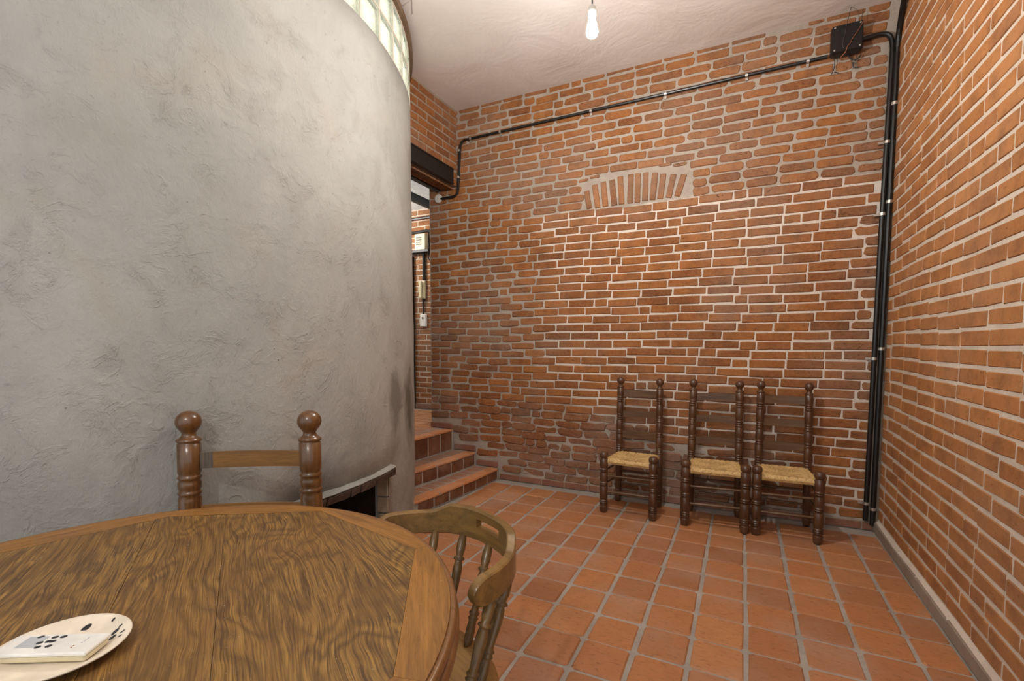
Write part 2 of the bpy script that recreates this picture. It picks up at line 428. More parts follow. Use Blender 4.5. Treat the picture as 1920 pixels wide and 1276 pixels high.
# ------------------------------------------------------------------ brick pieces
def brick_geo(Ln, H, D, jit, rnd_corner, seed):
    rs = random.Random(seed)
    x, z = Ln/2, H/2; cx = rnd_corner*H*.55; cz = rnd_corner*H*.45
    o = [(-x+cx, -z), (-x*.1, -z), (x-cx, -z), (x, -z+cz), (x, z-cz), (x-cx, z), (x*.15, z), (-x+cx, z), (-x, z-cz), (-x, -z+cz)]
    j = lambda s_=1.0: rs.uniform(-jit, jit)*s_
    o = [(a+j(1.2), b_+j()) for a, b_ in o]
    n = len(o); ins = min(.006, H*.12)
    vs = [(a, D, b_) for a, b_ in o] + [(a, .006+abs(j(.6)), b_) for a, b_ in o]
    for a, b_ in o:
        s = 1-ins/x*1.0; t = 1-ins/z*1.0
        vs.append((a*s, j(.5), b_*t))
    fs = []
    for k in (0, n):
        for i in range(n): fs.append((k+i, k+(i+1) % n, k+n+(i+1) % n, k+n+i))
    fs.append(tuple(2*n+i for i in range(n)))
    fs = [tuple(reversed(q)) for q in fs] if False else fs
    return vs, fs
def brick_set(mat, H, D, jit, rc, L0, L1, count, seed):
    out = {}
    for kind, ln in (('s', L0), ('h', L1)):
        lst = []
        for i in range(count):
            vs, fs = brick_geo(ln, H, D, jit, rc, seed+i*17+(0 if kind == 's' else 999))
            me = bpy.data.meshes.new('brick'); me.from_pydata(vs, [], fs); me.materials.append(M[mat]); me.update()
            lst.append((me, vs, fs))
        out[kind] = (ln, lst)
    return out
def lay(parent, items, frame, name, limit=300, stuff_name=None):
    """items: (u, z, length, height, tilt, set, depth jitter, nominal height). The pieces that show largest become objects, the rest one mesh."""
    ranked = []
    for it in items:
        p, rz = frame(it[0], it[1])
        s = seen(p); ok = 0
        if s and -60 < s[0] < 1980 and -40 < s[1] < 1316: ok = 1/s[2]**2*it[2]
        ranked.append((ok, it, p, rz))
    ranked.sort(key=lambda q: -q[0])
    g = G(); rn = []
    by_mat = {}
    for k, (ok, it, p, rz) in enumerate(ranked):
        u, z, ln, h, tilt, bs, dj, hn = it
        key = 's' if ln > bs['s'][0]*.72 else 'h'
        nom, lst = bs[key]; me, vs, fs = random.choice(lst)
        mtx = Matrix.Translation(p) @ Matrix.Rotation(rz, 4, 'Z') @ Matrix.Rotation(tilt, 4, 'Y') @ Matrix.Translation((0, dj, 0)) @ Matrix.Diagonal((ln/nom, 1, h/hn, 1))
        if k < limit and ok > 0:
            o = bpy.data.objects.new(name, me); o.matrix_local = mtx; link(o, parent)
        else:
            t = by_mat.setdefault(me.materials[0].name, (G(), []))
            t[0].add([mtx @ Vector(v) for v in vs], fs); t[1].extend([random.random()]*len(fs))
    for mn, (g, rn) in by_mat.items():
        me = bpy.data.meshes.new(stuff_name or name); me.from_pydata(g.v, [], g.f); me.materials.append(bpy.data.materials[mn])
        at = me.attributes.new('rnd', 'FLOAT', 'FACE'); at.data.foreach_set('value', rn); me.update()
        o = bpy.data.objects.new(stuff_name or 'brick_rows', me); o['kind'] = 'stuff'; link(o, parent)

YB = 4.19      # face of the back wall
XR = 0.915     # face of the right wall
ZC = 3.70      # ceiling
XL = -2.65     # face of the wall over the opening
CX, CY, CR = -4.2, 1.85, 2.2    # curved wall
ZLAND = .465

# ------------------------------------------------------------------ floor
fl = struct(mesh('floor', [(-4.5, -2.2, -.006), (1.1, -2.2, -.006), (1.1, 4.5, -.006), (-4.5, 4.5, -.006), (-4.5, -2.2, -.15), (1.1, -2.2, -.15), (1.1, 4.5, -.15), (-4.5, 4.5, -.15)],
                 [(0, 1, 2, 3), (7, 6, 5, 4), (0, 4, 5, 1), (1, 5, 6, 2), (2, 6, 7, 3), (3, 7, 4, 0)], 'grout'))
def tile_mesh(wx, wy, t, seed, mat, jit=.003, ch=.006):
    rs = random.Random(seed); x, y = wx/2, wy/2; c = ch*2.0
    o = [(-x+c, -y), (x-c, -y), (x, -y+c), (x, y-c), (x-c, y), (-x+c, y), (-x, y-c), (-x, -y+c)]
    o = [(a+rs.uniform(-jit, jit), b_+rs.uniform(-jit, jit)) for a, b_ in o]; n = 8
    vs = [(a, b_, -t) for a, b_ in o] + [(a, b_, -ch) for a, b_ in o] + [(a*(1-ch/x), b_*(1-ch/y), rs.uniform(-.0008, .0008)) for a, b_ in o]
    fs = [(k+i, k+(i+1) % n, k+n+(i+1) % n, k+n+i) for k in (0, n) for i in range(n)] + [tuple(2*n+i for i in range(n))]
    me = bpy.data.meshes.new('tile'); me.from_pydata(vs, [], fs); me.materials.append(M[mat]); me.update(); return me
PX, PY = .2235, .2235
tset = [tile_mesh(PX-.019, PY-.012, .014, i, 'tile') for i in range(8)]
nt_ = 0
for i in range(-13, 4):
    for j in range(-14, 9):
        x = .049 + (i+.5)*PX; y = 2.495 + (j+.5)*PY
        wx, wy = 1, 1
        if x > XR-.02: continue
        if x + PX/2 > XR-.03:
            x1 = XR-.03; x0 = x-PX/2+.008
            wx = (x1-x0)/(PX-.019); x = (x0+x1)/2
        if y > YB-.02: continue
        if y + PY/2 > YB-.03:
            y1 = YB-.03; y0 = y-PY/2+.008
            wy = (y1-y0)/(PY-.012); y = (y0+y1)/2
        if wx < .15 or wy < .15: continue
        if math.hypot(x-CX, y-CY) < CR+.05: continue
        if y > 2.85 and x < -2.24+.085*(y-3.2)+.02: continue
        if y < .2 and x < -1.4: continue
        nt_ += 1
        if nt_ > 300: break
        inst('tile', random.choice(tset), fl, (x+random.uniform(-.002, .002), y+random.uniform(-.002, .002), random.uniform(-.0012, .0012)),
             (random.uniform(-.003, .003), random.uniform(-.003, .003), random.uniform(-.008, .008)+random.choice((0, PI))), (wx, wy, 1))

# ------------------------------------------------------------------ back wall
old2 = brick_set('brick_back', .061, .03, .0038, .28, .24, .115, 8, 31)
old = brick_set('brick_back', .060, .03, .0042, .52, .235, .115, 8, 11)
new = brick_set('brick_back', .063, .03, .0022, .12, .25, .12, 8, 77)
rough = brick_set('brick_old', .058, .03, .0080, .45, .20, .11, 8, 140)
wb = struct(mesh('wall_back', [(-3.0, YB+.007, -.1), (XR+.2, YB+.007, -.1), (XR+.2, YB+.007, ZC+.1), (-3.0, YB+.007, ZC+.1),
                          (-3.0, YB+.25, -.1), (XR+.2, YB+.25, -.1), (XR+.2, YB+.25, ZC+.1), (-3.0, YB+.25, ZC+.1)],
                 [(0, 1, 2, 3), (7, 6, 5, 4), (0, 4, 5, 1), (1, 5, 6, 2), (2, 6, 7, 3), (3, 7, 4, 0)], 'mortar_back'))
mesh('mortar_corner', [(XR-.075, YB+.002, .05), (XR+.02, YB+.002, .05), (XR+.02, YB+.002, 3.4), (XR-.055, YB+.002, 3.4), (XR-.065, YB+.002, 2.2), (XR-.05, YB+.002, 1.1)], [(0, 1, 2, 3, 4, 5)], 'mortar_old', wb)
ARCH_B = [(-1.26, 2.557), (-1.184, 2.557), (-1.114, 2.558), (-1.035, 2.558), (-.972, 2.56), (-.90, 2.56), (-.839, 2.557), (-.774, 2.563), (-.714, 2.564), (-.651, 2.565), (-.584, 2.565), (-.518, 2.566)]
ARCH_T = [(-1.292, 2.731), (-1.217, 2.775), (-1.141, 2.788), (-1.062, 2.795), (-.990, 2.812), (-.899, 2.817), (-.838, 2.817), (-.773, 2.812), (-.695, 2.80), (-.627, 2.78), (-.545, 2.764), (-.462, 2.748)]
def infill(x, z):
    if z > 2.55 or z < .12: return False
    lo = -1.76 + .07*math.sin(z*5.1)
    if z < .9: lo = -1.74+(.9-z)*1.2
    return lo < x < .80
def arch_top(x): return 2.835 - .22*(x+.88)**2
base_z = lambda x: .060 if x > -2.18 else (.168 if x > -2.44 else (.305 if x > -2.71 else .520))
items = []
course = .0735; z = .062 + course/2; row = 0
while z < ZC + .03:
    x = -3.0 + random.uniform(-.1, 0.02) + (0.0 if row % 2 else .12)
    x = -3.0 - (0 if row % 2 else .0)
    first = True
    while x < XR - .05:
        inf = infill(x+.12, z)
        p = random.random()
        ln = random.uniform(.215, .262)
        if inf: ln = random.uniform(.235, .265)
        if p < (.11 if inf else .12): ln = random.uniform(.095, .13)
        if first and row % 2 == 0: ln = .12
        first = False
        jt = random.uniform(.009, .013) if inf else random.uniform(.011, .020)
        x0, x1 = x+jt/2, min(x+ln-jt/2+.0, XR-.055)
        xc = (x0+x1)/2
        wob = .010*math.sin(1.9*xc+2.3*z) + .006*math.sin(5.1*xc-1.7*z)
        if xc < -1.7: wob += .012*math.sin(3.3*xc+4*z)
        zc = z + wob + random.uniform(-.003, .003)
        x += ln
        if x1-x0 < .04: continue
        low = zc < .50 - .16*xc + .06*math.sin(xc*5.1+.6) and xc < .3 and zc < .78
        edge = xc < -2.15 and zc < 2.0
        if zc - .021 < base_z(xc): continue
        h = course - (.0115 if inf else .0145) + random.uniform(-.004, .003)
        bs, hn, col = (new, .063, 0) if inf else ((old, .058, 0) if random.random() < .5 else (old2, .060, 0))
        if low: bs, hn = rough, .056; h = course-.008+random.uniform(-.010, .006)
        elif edge and random.random() < .16: bs, hn = rough, .056
        # the relieving arch interrupts the courses
        if 2.555 < zc+.02 and zc-.03 < arch_top(xc)+.012 and -1.38 < xc < -.34 and zc > 2.55:
            if zc > arch_top(xc) - .02 and x1-x0 > .1:
                # thin closers above the arch
                n_ = 2
                for q in range(n_):
                    a0 = x0+(x1-x0)*q/n_; a1 = x0+(x1-x0)*(q+1)/n_-.012
                    zz = max(zc, arch_top((a0+a1)/2)+.028); items.append(((a0+a1)/2, zz, a1-a0, .028, random.uniform(-.05, .05), old, .001, .058))
                continue
            lo_x, hi_x = (-1.33, -.405)
            if x0 < lo_x-.02: x1 = min(x1, lo_x-.01)
            elif x1 > hi_x+.02: x0 = max(x0, hi_x+.012)
            else: continue
            if x1-x0 < .045: continue
            xc = (x0+x1)/2
        if zc - h/2 > ZC - .02:
            continue
        items.append((xc, zc, x1-x0, h, random.uniform(-.012, .012)*(.5 if inf else 1.3), bs, random.uniform(-.002, .003) if not low else random.uniform(-.010, .006), hn))
    z += course; row += 1
for (bx, bz), (tx, tz) in zip(ARCH_B, ARCH_T):
    d = math.hypot(tx-bx, tz-bz); ang = math.atan2(tx-bx, tz-bz)
    items.append(((bx+tx)/2, (bz+tz)/2, d-.012, .050, ang-PI/2, new, -.002, .063))
lay(wb, items, lambda u, z_: (Vector((u, YB, z_)), 0.0), 'brick', 300, 'brick_rows')

# skirting tiles along the back wall, stepping up beside the stair
bb = struct(empty('baseboard_back')); bb['kind'] = 'structure'
sk = [tile_mesh(.222, .054, .016, 300+i, 'tile_skirt', .0015, .003) for i in range(4)]
def skirt(x, z, ln, hh=.054):
    o = inst('tile', random.choice(sk), bb, (x, YB-.012, z), (PI/2, 0, random.uniform(-.004, .004)), (ln/.222, hh/.054, 1.3))
x = -2.165
while x < XR-.03:
    ln = min(.222, XR-.03-x); skirt(x+ln/2, .028, ln); x += .230
for x0, x1, z0 in ((-2.43, -2.19, .112), (-2.70, -2.45, .25), (-3.0, -2.73, ZLAND)):
    skirt((x0+x1)/2, z0+.030, x1-x0)
# cement bed under and over the skirting
mesh('mortar', [(-2.17, YB-.008, 0), (XR, YB-.008, 0), (XR, YB-.008, .060), (-2.17, YB-.008, .060), (XR, YB+.02, .068), (-2.17, YB+.02, .068)], [(0, 1, 2, 3), (3, 2, 4, 5)], 'mortar_old', bb)

# ------------------------------------------------------------------ right wall
rb = brick_set('brick_right', .071, .03, .0024, .10, .275, .135, 8, 500)
wr = struct(mesh('wall_right', [(XR+.0035, 4.45, -.1), (XR+.0035, .4, -.1), (XR+.0035, .4, ZC+.1), (XR+.0035, 4.45, ZC+.1), (XR+.2, 4.45, -.1), (XR+.2, .4, -.1), (XR+.2, .4, ZC+.1), (XR+.2, 4.45, ZC+.1)],
                 [(0, 1, 2, 3), (7, 6, 5, 4), (0, 4, 5, 1), (1, 5, 6, 2), (2, 6, 7, 3), (3, 7, 4, 0)], 'mortar_right'))
items = []
course = .0832; z = .085+course/2; row = 0
while z < ZC:
    y = YB + (.0 if row % 2 else -.135) - random.uniform(0, .03)
    if row % 2 == 0: items.append((YB-.065, z, .12, course-.011, 0, rb, 0, .071))
    while y > .5:
        ln = random.uniform(.268, .288)
        if random.random() < .10: ln = random.uniform(.13, .15)
        jt = random.uniform(.008, .0115)
        yc = y-ln/2
        wob = .009*math.sin(1.7*yc+1.3*z)+.005*math.sin(4.6*yc+2.1*z)
        items.append((yc, z+wob+random.uniform(-.002, .002), ln-jt, course-.0115+random.uniform(-.003, .002), random.uniform(-.007, .007), rb, random.uniform(-.0012, .0005), .071))
        y -= ln
    z += course; row += 1
lay(wr, items, lambda u, z_: (Vector((XR, u, z_)), -PI/2), 'brick', 300, 'brick_rows')
br = struct(empty('baseboard_right'))
y = YB-.02; k = 0
skr = [tile_mesh(.45, .068, .022, 340+i, 'skirt_cement', .002, .004) for i in range(3)]
while y > .6:
    inst('tile', skr[k % 3], br, (XR-.028, y-.225, .036), (PI/2, 0, -PI/2)); y -= .452; k += 1
mesh('mortar', [(XR-.024, YB, .068), (XR-.024, .5, .068), (XR+.01, .5, .084), (XR+.01, YB, .084)], [(0, 1, 2, 3)], 'mortar_right', br)

# ------------------------------------------------------------------ wall over the opening (left), with its steel beams
bl = brick_set('brick_back', .060, .03, .002, .08, .245, .12, 6, 700)
wl = struct(mesh('wall_left', [(XL-.006, 3.2, 2.955), (XL-.006, YB+.02, 2.955), (XL-.006, YB+.02, ZC+.05), (XL-.006, 3.2, ZC+.05), (XL-.25, 3.2, 2.955), (XL-.25, YB+.02, 2.955), (XL-.25, YB+.02, ZC+.05), (XL-.25, 3.2, ZC+.05)],
                 [(0, 1, 2, 3), (7, 6, 5, 4), (0, 4, 5, 1), (1, 5, 6, 2), (2, 6, 7, 3), (3, 7, 4, 0)], 'mortar_old'))
items = []; course = .0725; z = 3.105+course/2; row = 0
while z < ZC-.02:
    y = YB-.004-(0 if row % 2 else .0); first = True
    while y > 3.3:
        ln = .125 if first and row % 2 else .25+random.uniform(-.006, .006)
        first = False
        items.append((y-ln/2, z+random.uniform(-.002, .002), ln-.011, course-.0115, random.uniform(-.008, .008), bl, random.uniform(-.001, .002), .060)); y -= ln
    z += course; row += 1
for zz in (2.985, 3.055): items.append((YB-.045, zz, .075, .058, 0, bl, 0, .060))
lay(wl, items, lambda u, z_: (Vector((XL, u, z_)), PI/2), 'brick', 300, 'brick_rows')
# soffit bricks between the two beams
sb = [brick_geo(.115, .062, .02, .002, .1, 900+i) for i in range(3)]
sbm = []
for vs, fs in sb:
    me = bpy.data.meshes.new('brick'); me.from_pydata(vs, [], fs); me.materials.append(M['brick_back']); sbm.append(me)
y = YB-.04
while y > 3.35:
    inst('brick', random.choice(sbm), wl, (XL-.105, y, 2.948), (-PI/2, 0, 0), (1.05, 1, 1)); y -= .075
def beam(name, x0, x1, y0, y1, z0, z1, label, flange=True):
    root = empty(name, ((x0+x1)/2, (y0+y1)/2, z0))
    cx, cy, cz = 0, 0, (z1-z0)/2; ln = y1-y0; wd = x1-x0
    G().box((cx, cy, cz), (wd*.7, ln, z1-z0-.016)).out('web', 'steel_dark', root)
    for nm, zz in (('flange', .004), ('flange', z1-z0-.004)):
        G().box((cx, cy, zz), (wd, ln, .012), ch=.002).out(nm, 'steel_dark', root)
    return tag(root, label, 'beam')
beam('steel_beam', XL-.03, XL+.022, 3.3, 4.10, 2.952, 3.098, 'deep black steel beam under the brick wall over the opening, facing the room')
beam('steel_beam', XL-.25, XL-.19, 3.3, YB-.02, 2.93, 3.02, 'black steel beam on the hallway side of the brick soffit')
beam('steel_beam', -3.46, -3.40, 4.05, 5.36, 2.99, 3.07, 'black steel beam crossing below the white hallway ceiling')

# ------------------------------------------------------------------ hallway beyond the opening
YH = 5.37; ZH = 3.19
struct(mesh('floor_hall', [(-6.5, 3.0, ZLAND-.012), (-2.95, 3.0, ZLAND-.012), (-2.95, YH+.1, ZLAND-.012), (-6.5, YH+.1, ZLAND-.012), (-6.5, 3.0, .1), (-2.95, 3.0, .1), (-2.95, YH+.1, .1), (-6.5, YH+.1, .1)],
            [(0, 1, 2, 3), (7, 6, 5, 4), (0, 4, 5, 1), (1, 5, 6, 2), (2, 6, 7, 3), (3, 7, 4, 0)], 'grout'))
fh = bpy.data.objects['floor_hall']
for i in range(0, 9):
    for j in range(-3, 9):
        x = -3.06 - (i+.5)*PX + .1; y = YB-.09+(j+.5)*.1625
        if y > YH-.06 or (x > -3.03 and y > YB-.02) or math.hypot(x-CX, y-CY) < CR+.09 or x > -2.98: continue
        inst('tile', random.choice(tset), fh, (x, y, ZLAND), (0, 0, random.uniform(-.006, .006)), (1, .72, 1))
struct(mesh('ceiling_hall', [(-6.5, 3.2, ZH), (XL-.24, 3.2, ZH), (XL-.24, YH+.1, ZH), (-6.5, YH+.1, ZH), (-6.5, 3.2, ZH+.1), (XL-.24, 3.2, ZH+.1), (XL-.24, YH+.1, ZH+.1), (-6.5, YH+.1, ZH+.1)],
            [(3, 2, 1, 0), (4, 5, 6, 7), (0, 1, 5, 4), (1, 2, 6, 5), (2, 3, 7, 6), (3, 0, 4, 7)], 'hall_white'))
wh = struct(mesh('wall_hall', [(-6.5, YH+.006, .3), (-2.9, YH+.006, .3), (-2.9, YH+.006, ZH+.1), (-6.5, YH+.006, ZH+.1), (-6.5, YH+.2, .3), (-2.9, YH+.2, .3), (-2.9, YH+.2, ZH+.1), (-6.5, YH+.2, ZH+.1)],
                 [(0, 1, 2, 3), (7, 6, 5, 4), (0, 4, 5, 1), (1, 5, 6, 2), (2, 6, 7, 3), (3, 7, 4, 0)], 'mortar_new'))
items = []; course = .0735; z = ZLAND+.07+course/2; row = 0
while z < ZH-.02:
    x = -3.55 - (0 if row % 2 else .12)
    while x > -4.9:
        ln = .245+random.uniform(-.006, .006)
        x1, x0 = x-.006, x-ln+.006
        if z < 2.60 and x0 < -4.125:      # the door stands here
            x0 = max(x0, -4.115)
        if x1-x0 > .05: items.append(((x0+x1)/2, z, x1-x0, course-.012, random.uniform(-.008, .008), new, random.uniform(-.001, .002), .063))
        x -= ln
    z += course; row += 1
lay(wh, items, lambda u, z_: (Vector((u, YH, z_)), 0.0), 'brick', 300, 'brick_rows')
bh = struct(mesh('baseboard_hall', *(lambda g: (g.v, g.f))(G().box((-3.6, YH-.008, ZLAND+.032), (1.0, .02, .062))), 'tile_skirt'))
dr = struct(mesh('door_1', *(lambda g: (g.v, g.f))(G().box((-4.57, YH-.02, ZLAND+1.02), (.86, .05, 2.04), ch=.004)), 'black'))
g = G(); 
for c_, d_ in (((-4.125, YH-.025, ZLAND+1.04), (.035, .07, 2.1)), ((-4.57, YH-.025, ZLAND+2.07), (.92, .07, .05)), ((-5.02, YH-.025, ZLAND+1.04), (.035, .07, 2.1))): g.box(c_, d_, ch=.003)
g.out('door_frame', 'steel_dark', dr)
G().box((-4.57, YH-.05, ZLAND+.006), (.9, .1, .014)).out('threshold', 'metal', dr)
g = G(); g.tube([(-4.17, YH-.045, 1.184), (-4.17, YH-.10, 1.184), (-4.27, YH-.10, 1.184)], .009, 8); g.box((-4.17, YH-.05, 1.184), (.03, .012, .06)); g.out('door_handle', 'metal', dr)

# hallway fittings
t = empty('intercom_box', (-3.935, YH, 2.73))
G().box((0, -.05, 0), (.175, .09, .215), ch=.008).out('body', 'cream', t)
for i in range(4): G().box((-.015, -.098, .055-i*.03), (.085, .008, .014)).out('vent_slot', 'grey_slot', t)
tag(t, 'cream box with vent slots on the hallway brick wall above the handset', 'box')
t = empty('intercom_handset', (-3.95, YH, 2.095))
G().box((0, -.02, 0), (.09, .035, .235), ch=.006).out('base', 'cream', t)
g = G(); g.box((-.012, -.055, 0), (.045, .032, .225), ch=.010); g.box((-.012, -.05, .09), (.05, .05, .05), ch=.008); g.box((-.012, -.05, -.09), (.05, .05, .05), ch=.008); g.out('handset', 'cream', t)
tag(t, 'cream intercom handset hanging on the hallway brick wall', 'intercom')
t = empty('wall_switch', (-3.94, YH, 1.68))
G().box((0, -.02, 0), (.10, .04, .165), ch=.006).out('switch_plate', 'white', t)
G().box((.0, -.044, .03), (.022, .012, .03), ch=.003).out('rocker', 'grey_slot', t)
tag(t, 'white switch box at the foot of the hallway conduit', 'switch')
g = G().tube([(-3.925, YH-.021, 2.588), (-3.925, YH-.021, 2.225)], .019, 8)
tag(g.out('conduit', 'black_pipe'), 'vertical black conduit in the hallway running down to the handset', 'pipe')
g = G().tube(curve_pts([(-3.925, YH-.02, 1.975), (-3.95, YH-.025, 1.9), (-3.93, YH-.02, 1.80), (-3.95, YH-.02, 1.765)]), .012, 8)
tag(g.out('cable', 'black_pipe'), 'thick black cable between the hallway handset and the white switch', 'cable')
g = G().tube([(-5.3, YH-.021, 3.055), (-3.3, YH-.021, 3.065)], .019, 8)
tag(g.out('conduit', 'black_pipe'), 'short black conduit high under the hallway ceiling', 'pipe')
g = G().tube(curve_pts([(-5.3, YH-.021, 2.865), (-4.03, YH-.021, 2.88), (-3.86, YH-.03, 2.885), (-3.80, YH-.03, 2.87)]), .019, 8)
tag(g.out('conduit', 'black_pipe'), 'black conduit running along the hallway wall above the cream box', 'pipe')
g = G().tube(curve_pts([(-3.80, YH-.02, 2.90), (-3.86, YH-.02, 2.83), (-3.82, YH-.02, 2.66), (-3.86, YH-.02, 2.52), (-3.80, YH-.02, 2.47)]), .009, 6)
tag(g.out('cable', 'black_pipe'), 'loose black cable looping down beside the cream box', 'cable')
g = G().box((-4.3, YH-.05, 2.608), (1.0, .10, .035), ch=.003)
tag(g.out('steel_bracket', 'steel_dark'), 'flat black steel rail under the cream box, over the hallway door', 'rail')

# ------------------------------------------------------------------ ceiling
struct(mesh('ceiling', [(XL-.02, -2.2, ZC), (XR+.15, -2.2, ZC), (XR+.15, YB+.1, ZC), (XL-.02, YB+.1, ZC), (-6.6, -2.2, ZC), (-6.6, 3.42, ZC), (XL-.02, 3.42, ZC),
                   (-6.6, -2.2, ZC+.1), (XR+.15, -2.2, ZC+.1), (XR+.15, YB+.1, ZC+.1), (-6.6, YB+.1, ZC+.1)],
            [(3, 2, 1, 0), (6, 0, 4, 5), (7, 8, 9, 10)], 'ceiling'))

# ------------------------------------------------------------------ stair
st = empty('staircase', (-2.3, 3.7, 0))
o0 = Vector((-2.3, 3.7, 0))
def edge(k, y):  # x of riser k at depth y (the flight is slightly skew)
    xa, xb = ((-2.177, -2.300), (-2.437, -2.600), (-2.712, -2.840))[k]
    return xb + (xa-xb)*(y-2.9)/1.29 - .02*math.sin((y-2.9)/1.29*PI)*-1
HZ = (.112, .25, ZLAND); PREV = (0, .112, .25)
Y0S, Y1S = (2.95, 3.20, 3.42), YB-.003
for k in range(3):
    ys = [Y0S[k] + (Y1S-Y0S[k])*i/8 for i in range(9)]
    dep = .36 if k < 2 else .30
    v = []; f = []
    for y in ys:
        x = edge(k, y)-.003
        v += [(x, y, 0), (x, y, HZ[k]-.004), (x-dep, y, HZ[k]-.004), (x-dep, y, 0)]
    for i in range(8):
        for a in range(4): f.append((i*4+a, (i+1)*4+a, (i+1)*4+(a+1) % 4, i*4+(a+1) % 4))
    f += [(0, 1, 2, 3), (35, 34, 33, 32)]
    sp = mesh('step', [Vector(q)-o0 for q in v], f, 'grout', st)
    # riser tiles
    y = Y1S-.03
    rz0, rz1 = PREV[k]+.008, HZ[k]-.024
    while y > Y0S[k]+.05:
        w_ = .19; yc = y-w_/2
        if yc-w_/2 < Y0S[k]: w_ = y-Y0S[k]; yc = y-w_/2
        ang = math.atan2(edge(k, yc+.05)-edge(k, yc-.05), .1)
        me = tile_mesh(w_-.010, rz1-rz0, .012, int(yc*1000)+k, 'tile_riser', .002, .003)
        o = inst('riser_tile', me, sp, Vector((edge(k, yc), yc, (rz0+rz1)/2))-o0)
        o.rotation_euler = (PI/2, 0, PI/2-ang)
        y -= w_+.004
    # nosing strips and small pavers behind
    y = Y1S-.015
    while y > Y0S[k]+.05:
        w_ = min(.30, y-Y0S[k]); yc = y-w_/2
        ang = math.atan2(edge(k, yc+.05)-edge(k, yc-.05), .1)
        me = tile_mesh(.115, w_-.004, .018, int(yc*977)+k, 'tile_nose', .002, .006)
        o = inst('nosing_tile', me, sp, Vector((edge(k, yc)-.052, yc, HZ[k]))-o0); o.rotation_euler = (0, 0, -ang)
        y -= w_+.002
    y = Y1S-.03
    n_cols = 1
    while y > Y0S[k]+.05:
        w_ = .105; yc = y-w_/2
        ang = math.atan2(edge(k, yc+.05)-edge(k, yc-.05), .1)
        me = tile_mesh(.135 if k < 2 else .17, w_-.016, .012, int(yc*777)+k, 'tile_small', .003, .003)
        o = inst('tread_tile', me, sp, Vector((edge(k, yc)-.19-(0 if k < 2 else .02), yc, HZ[k]-.002))-o0); o.rotation_euler = (0, 0, -ang)
        y -= w_
tag(st, 'flight of three terracotta tiled steps between the cement wall and the brick wall', 'steps')

# ------------------------------------------------------------------ curved cement wall
def cyl(a, r, z): return (CX+r*math.cos(R(a)), CY+r*math.sin(R(a)), z)
NA0, NA1, NZ = -11.0, 15.0, .50    # the low dark opening
ZT = 3.23
angs = sorted(set([-180+i*3 for i in range(120)] + [NA0, NA1] + [NA0+(NA1-NA0)*i/10 for i in range(11)]))
angs = [a for i, a in enumerate(angs) if i == 0 or a-angs[i-1] > .02]
zs = [0, .25, NZ] + [NZ+(ZT-NZ)*i/14 for i in range(1, 15)]
def bulge(a, z):
    p = Vector((a*.05, z*1.1, 3.1)); return .012*mnoise.noise(p*1.2)+.006*mnoise.noise(p*4)
v = []; f = []
na, nz = len(angs), len(zs)
for ri, rr in enumerate((CR, CR-.11)):
    for a in angs:
        for z in zs: v.append(cyl(a, rr+(bulge(a, z) if ri == 0 else 0), z))
def idx(ri, i, j): return ri*na*nz+(i % na)*nz+j
for i in range(na):
    a = angs[i]; hole = NA0-.01 <= a < NA1-.01
    for j in range(nz-1):
        if hole and zs[j] < NZ-.01: continue
        f.append((idx(0, i, j), idx(0, i+1, j), idx(0, i+1, j+1), idx(0, i, j+1)))
        f.append((idx(1, i, j+1), idx(1, i+1, j+1), idx(1, i+1, j), idx(1, i, j)))
    f.append((idx(0, i, nz-1), idx(0, i+1, nz-1), idx(1, i+1, nz-1), idx(1, i, nz-1)))
    if hole: f.append((idx(0, i, 2), idx(1, i, 2), idx(1, i+1, 2), idx(0, i+1, 2)))
i0 = min(range(na), key=lambda i: abs(angs[i]-NA0)); i1 = min(range(na), key=lambda i: abs(angs[i]-NA1))
for i, flip in ((i0, 1), (i1, 0)):
    for j in range(2):
        q = (idx(0, i, j), idx(0, i, j+1), idx(1, i, j+1), idx(1, i, j)); f.append(q if flip else q[::-1])
wc = struct(mesh('wall_curved', v, f, 'concrete', smooth=True))
# recess behind the opening, lined in near black
g = G(); k = 10; r0, r1 = CR-.10, CR-.55
aa = [NA0+(NA1-NA0)*i/k for i in range(k+1)]
vs = [cyl(a, r1, 0) for a in aa]+[cyl(a, r1, NZ+.02) for a in aa]+[cyl(a, r0, NZ+.02) for a in aa]+[cyl(a, r0, 0) for a in aa]
n = k+1; fs = []
for i in range(k): fs += [(i, i+1, n+i+1, n+i), (n+i, n+i+1, 2*n+i+1, 2*n+i)]
fs += [(0, n, 2*n, 3*n), (k, 3*n+k, 2*n+k, n+k)]
g.add(vs, fs); g.out('recess', 'recess_dark', wc)
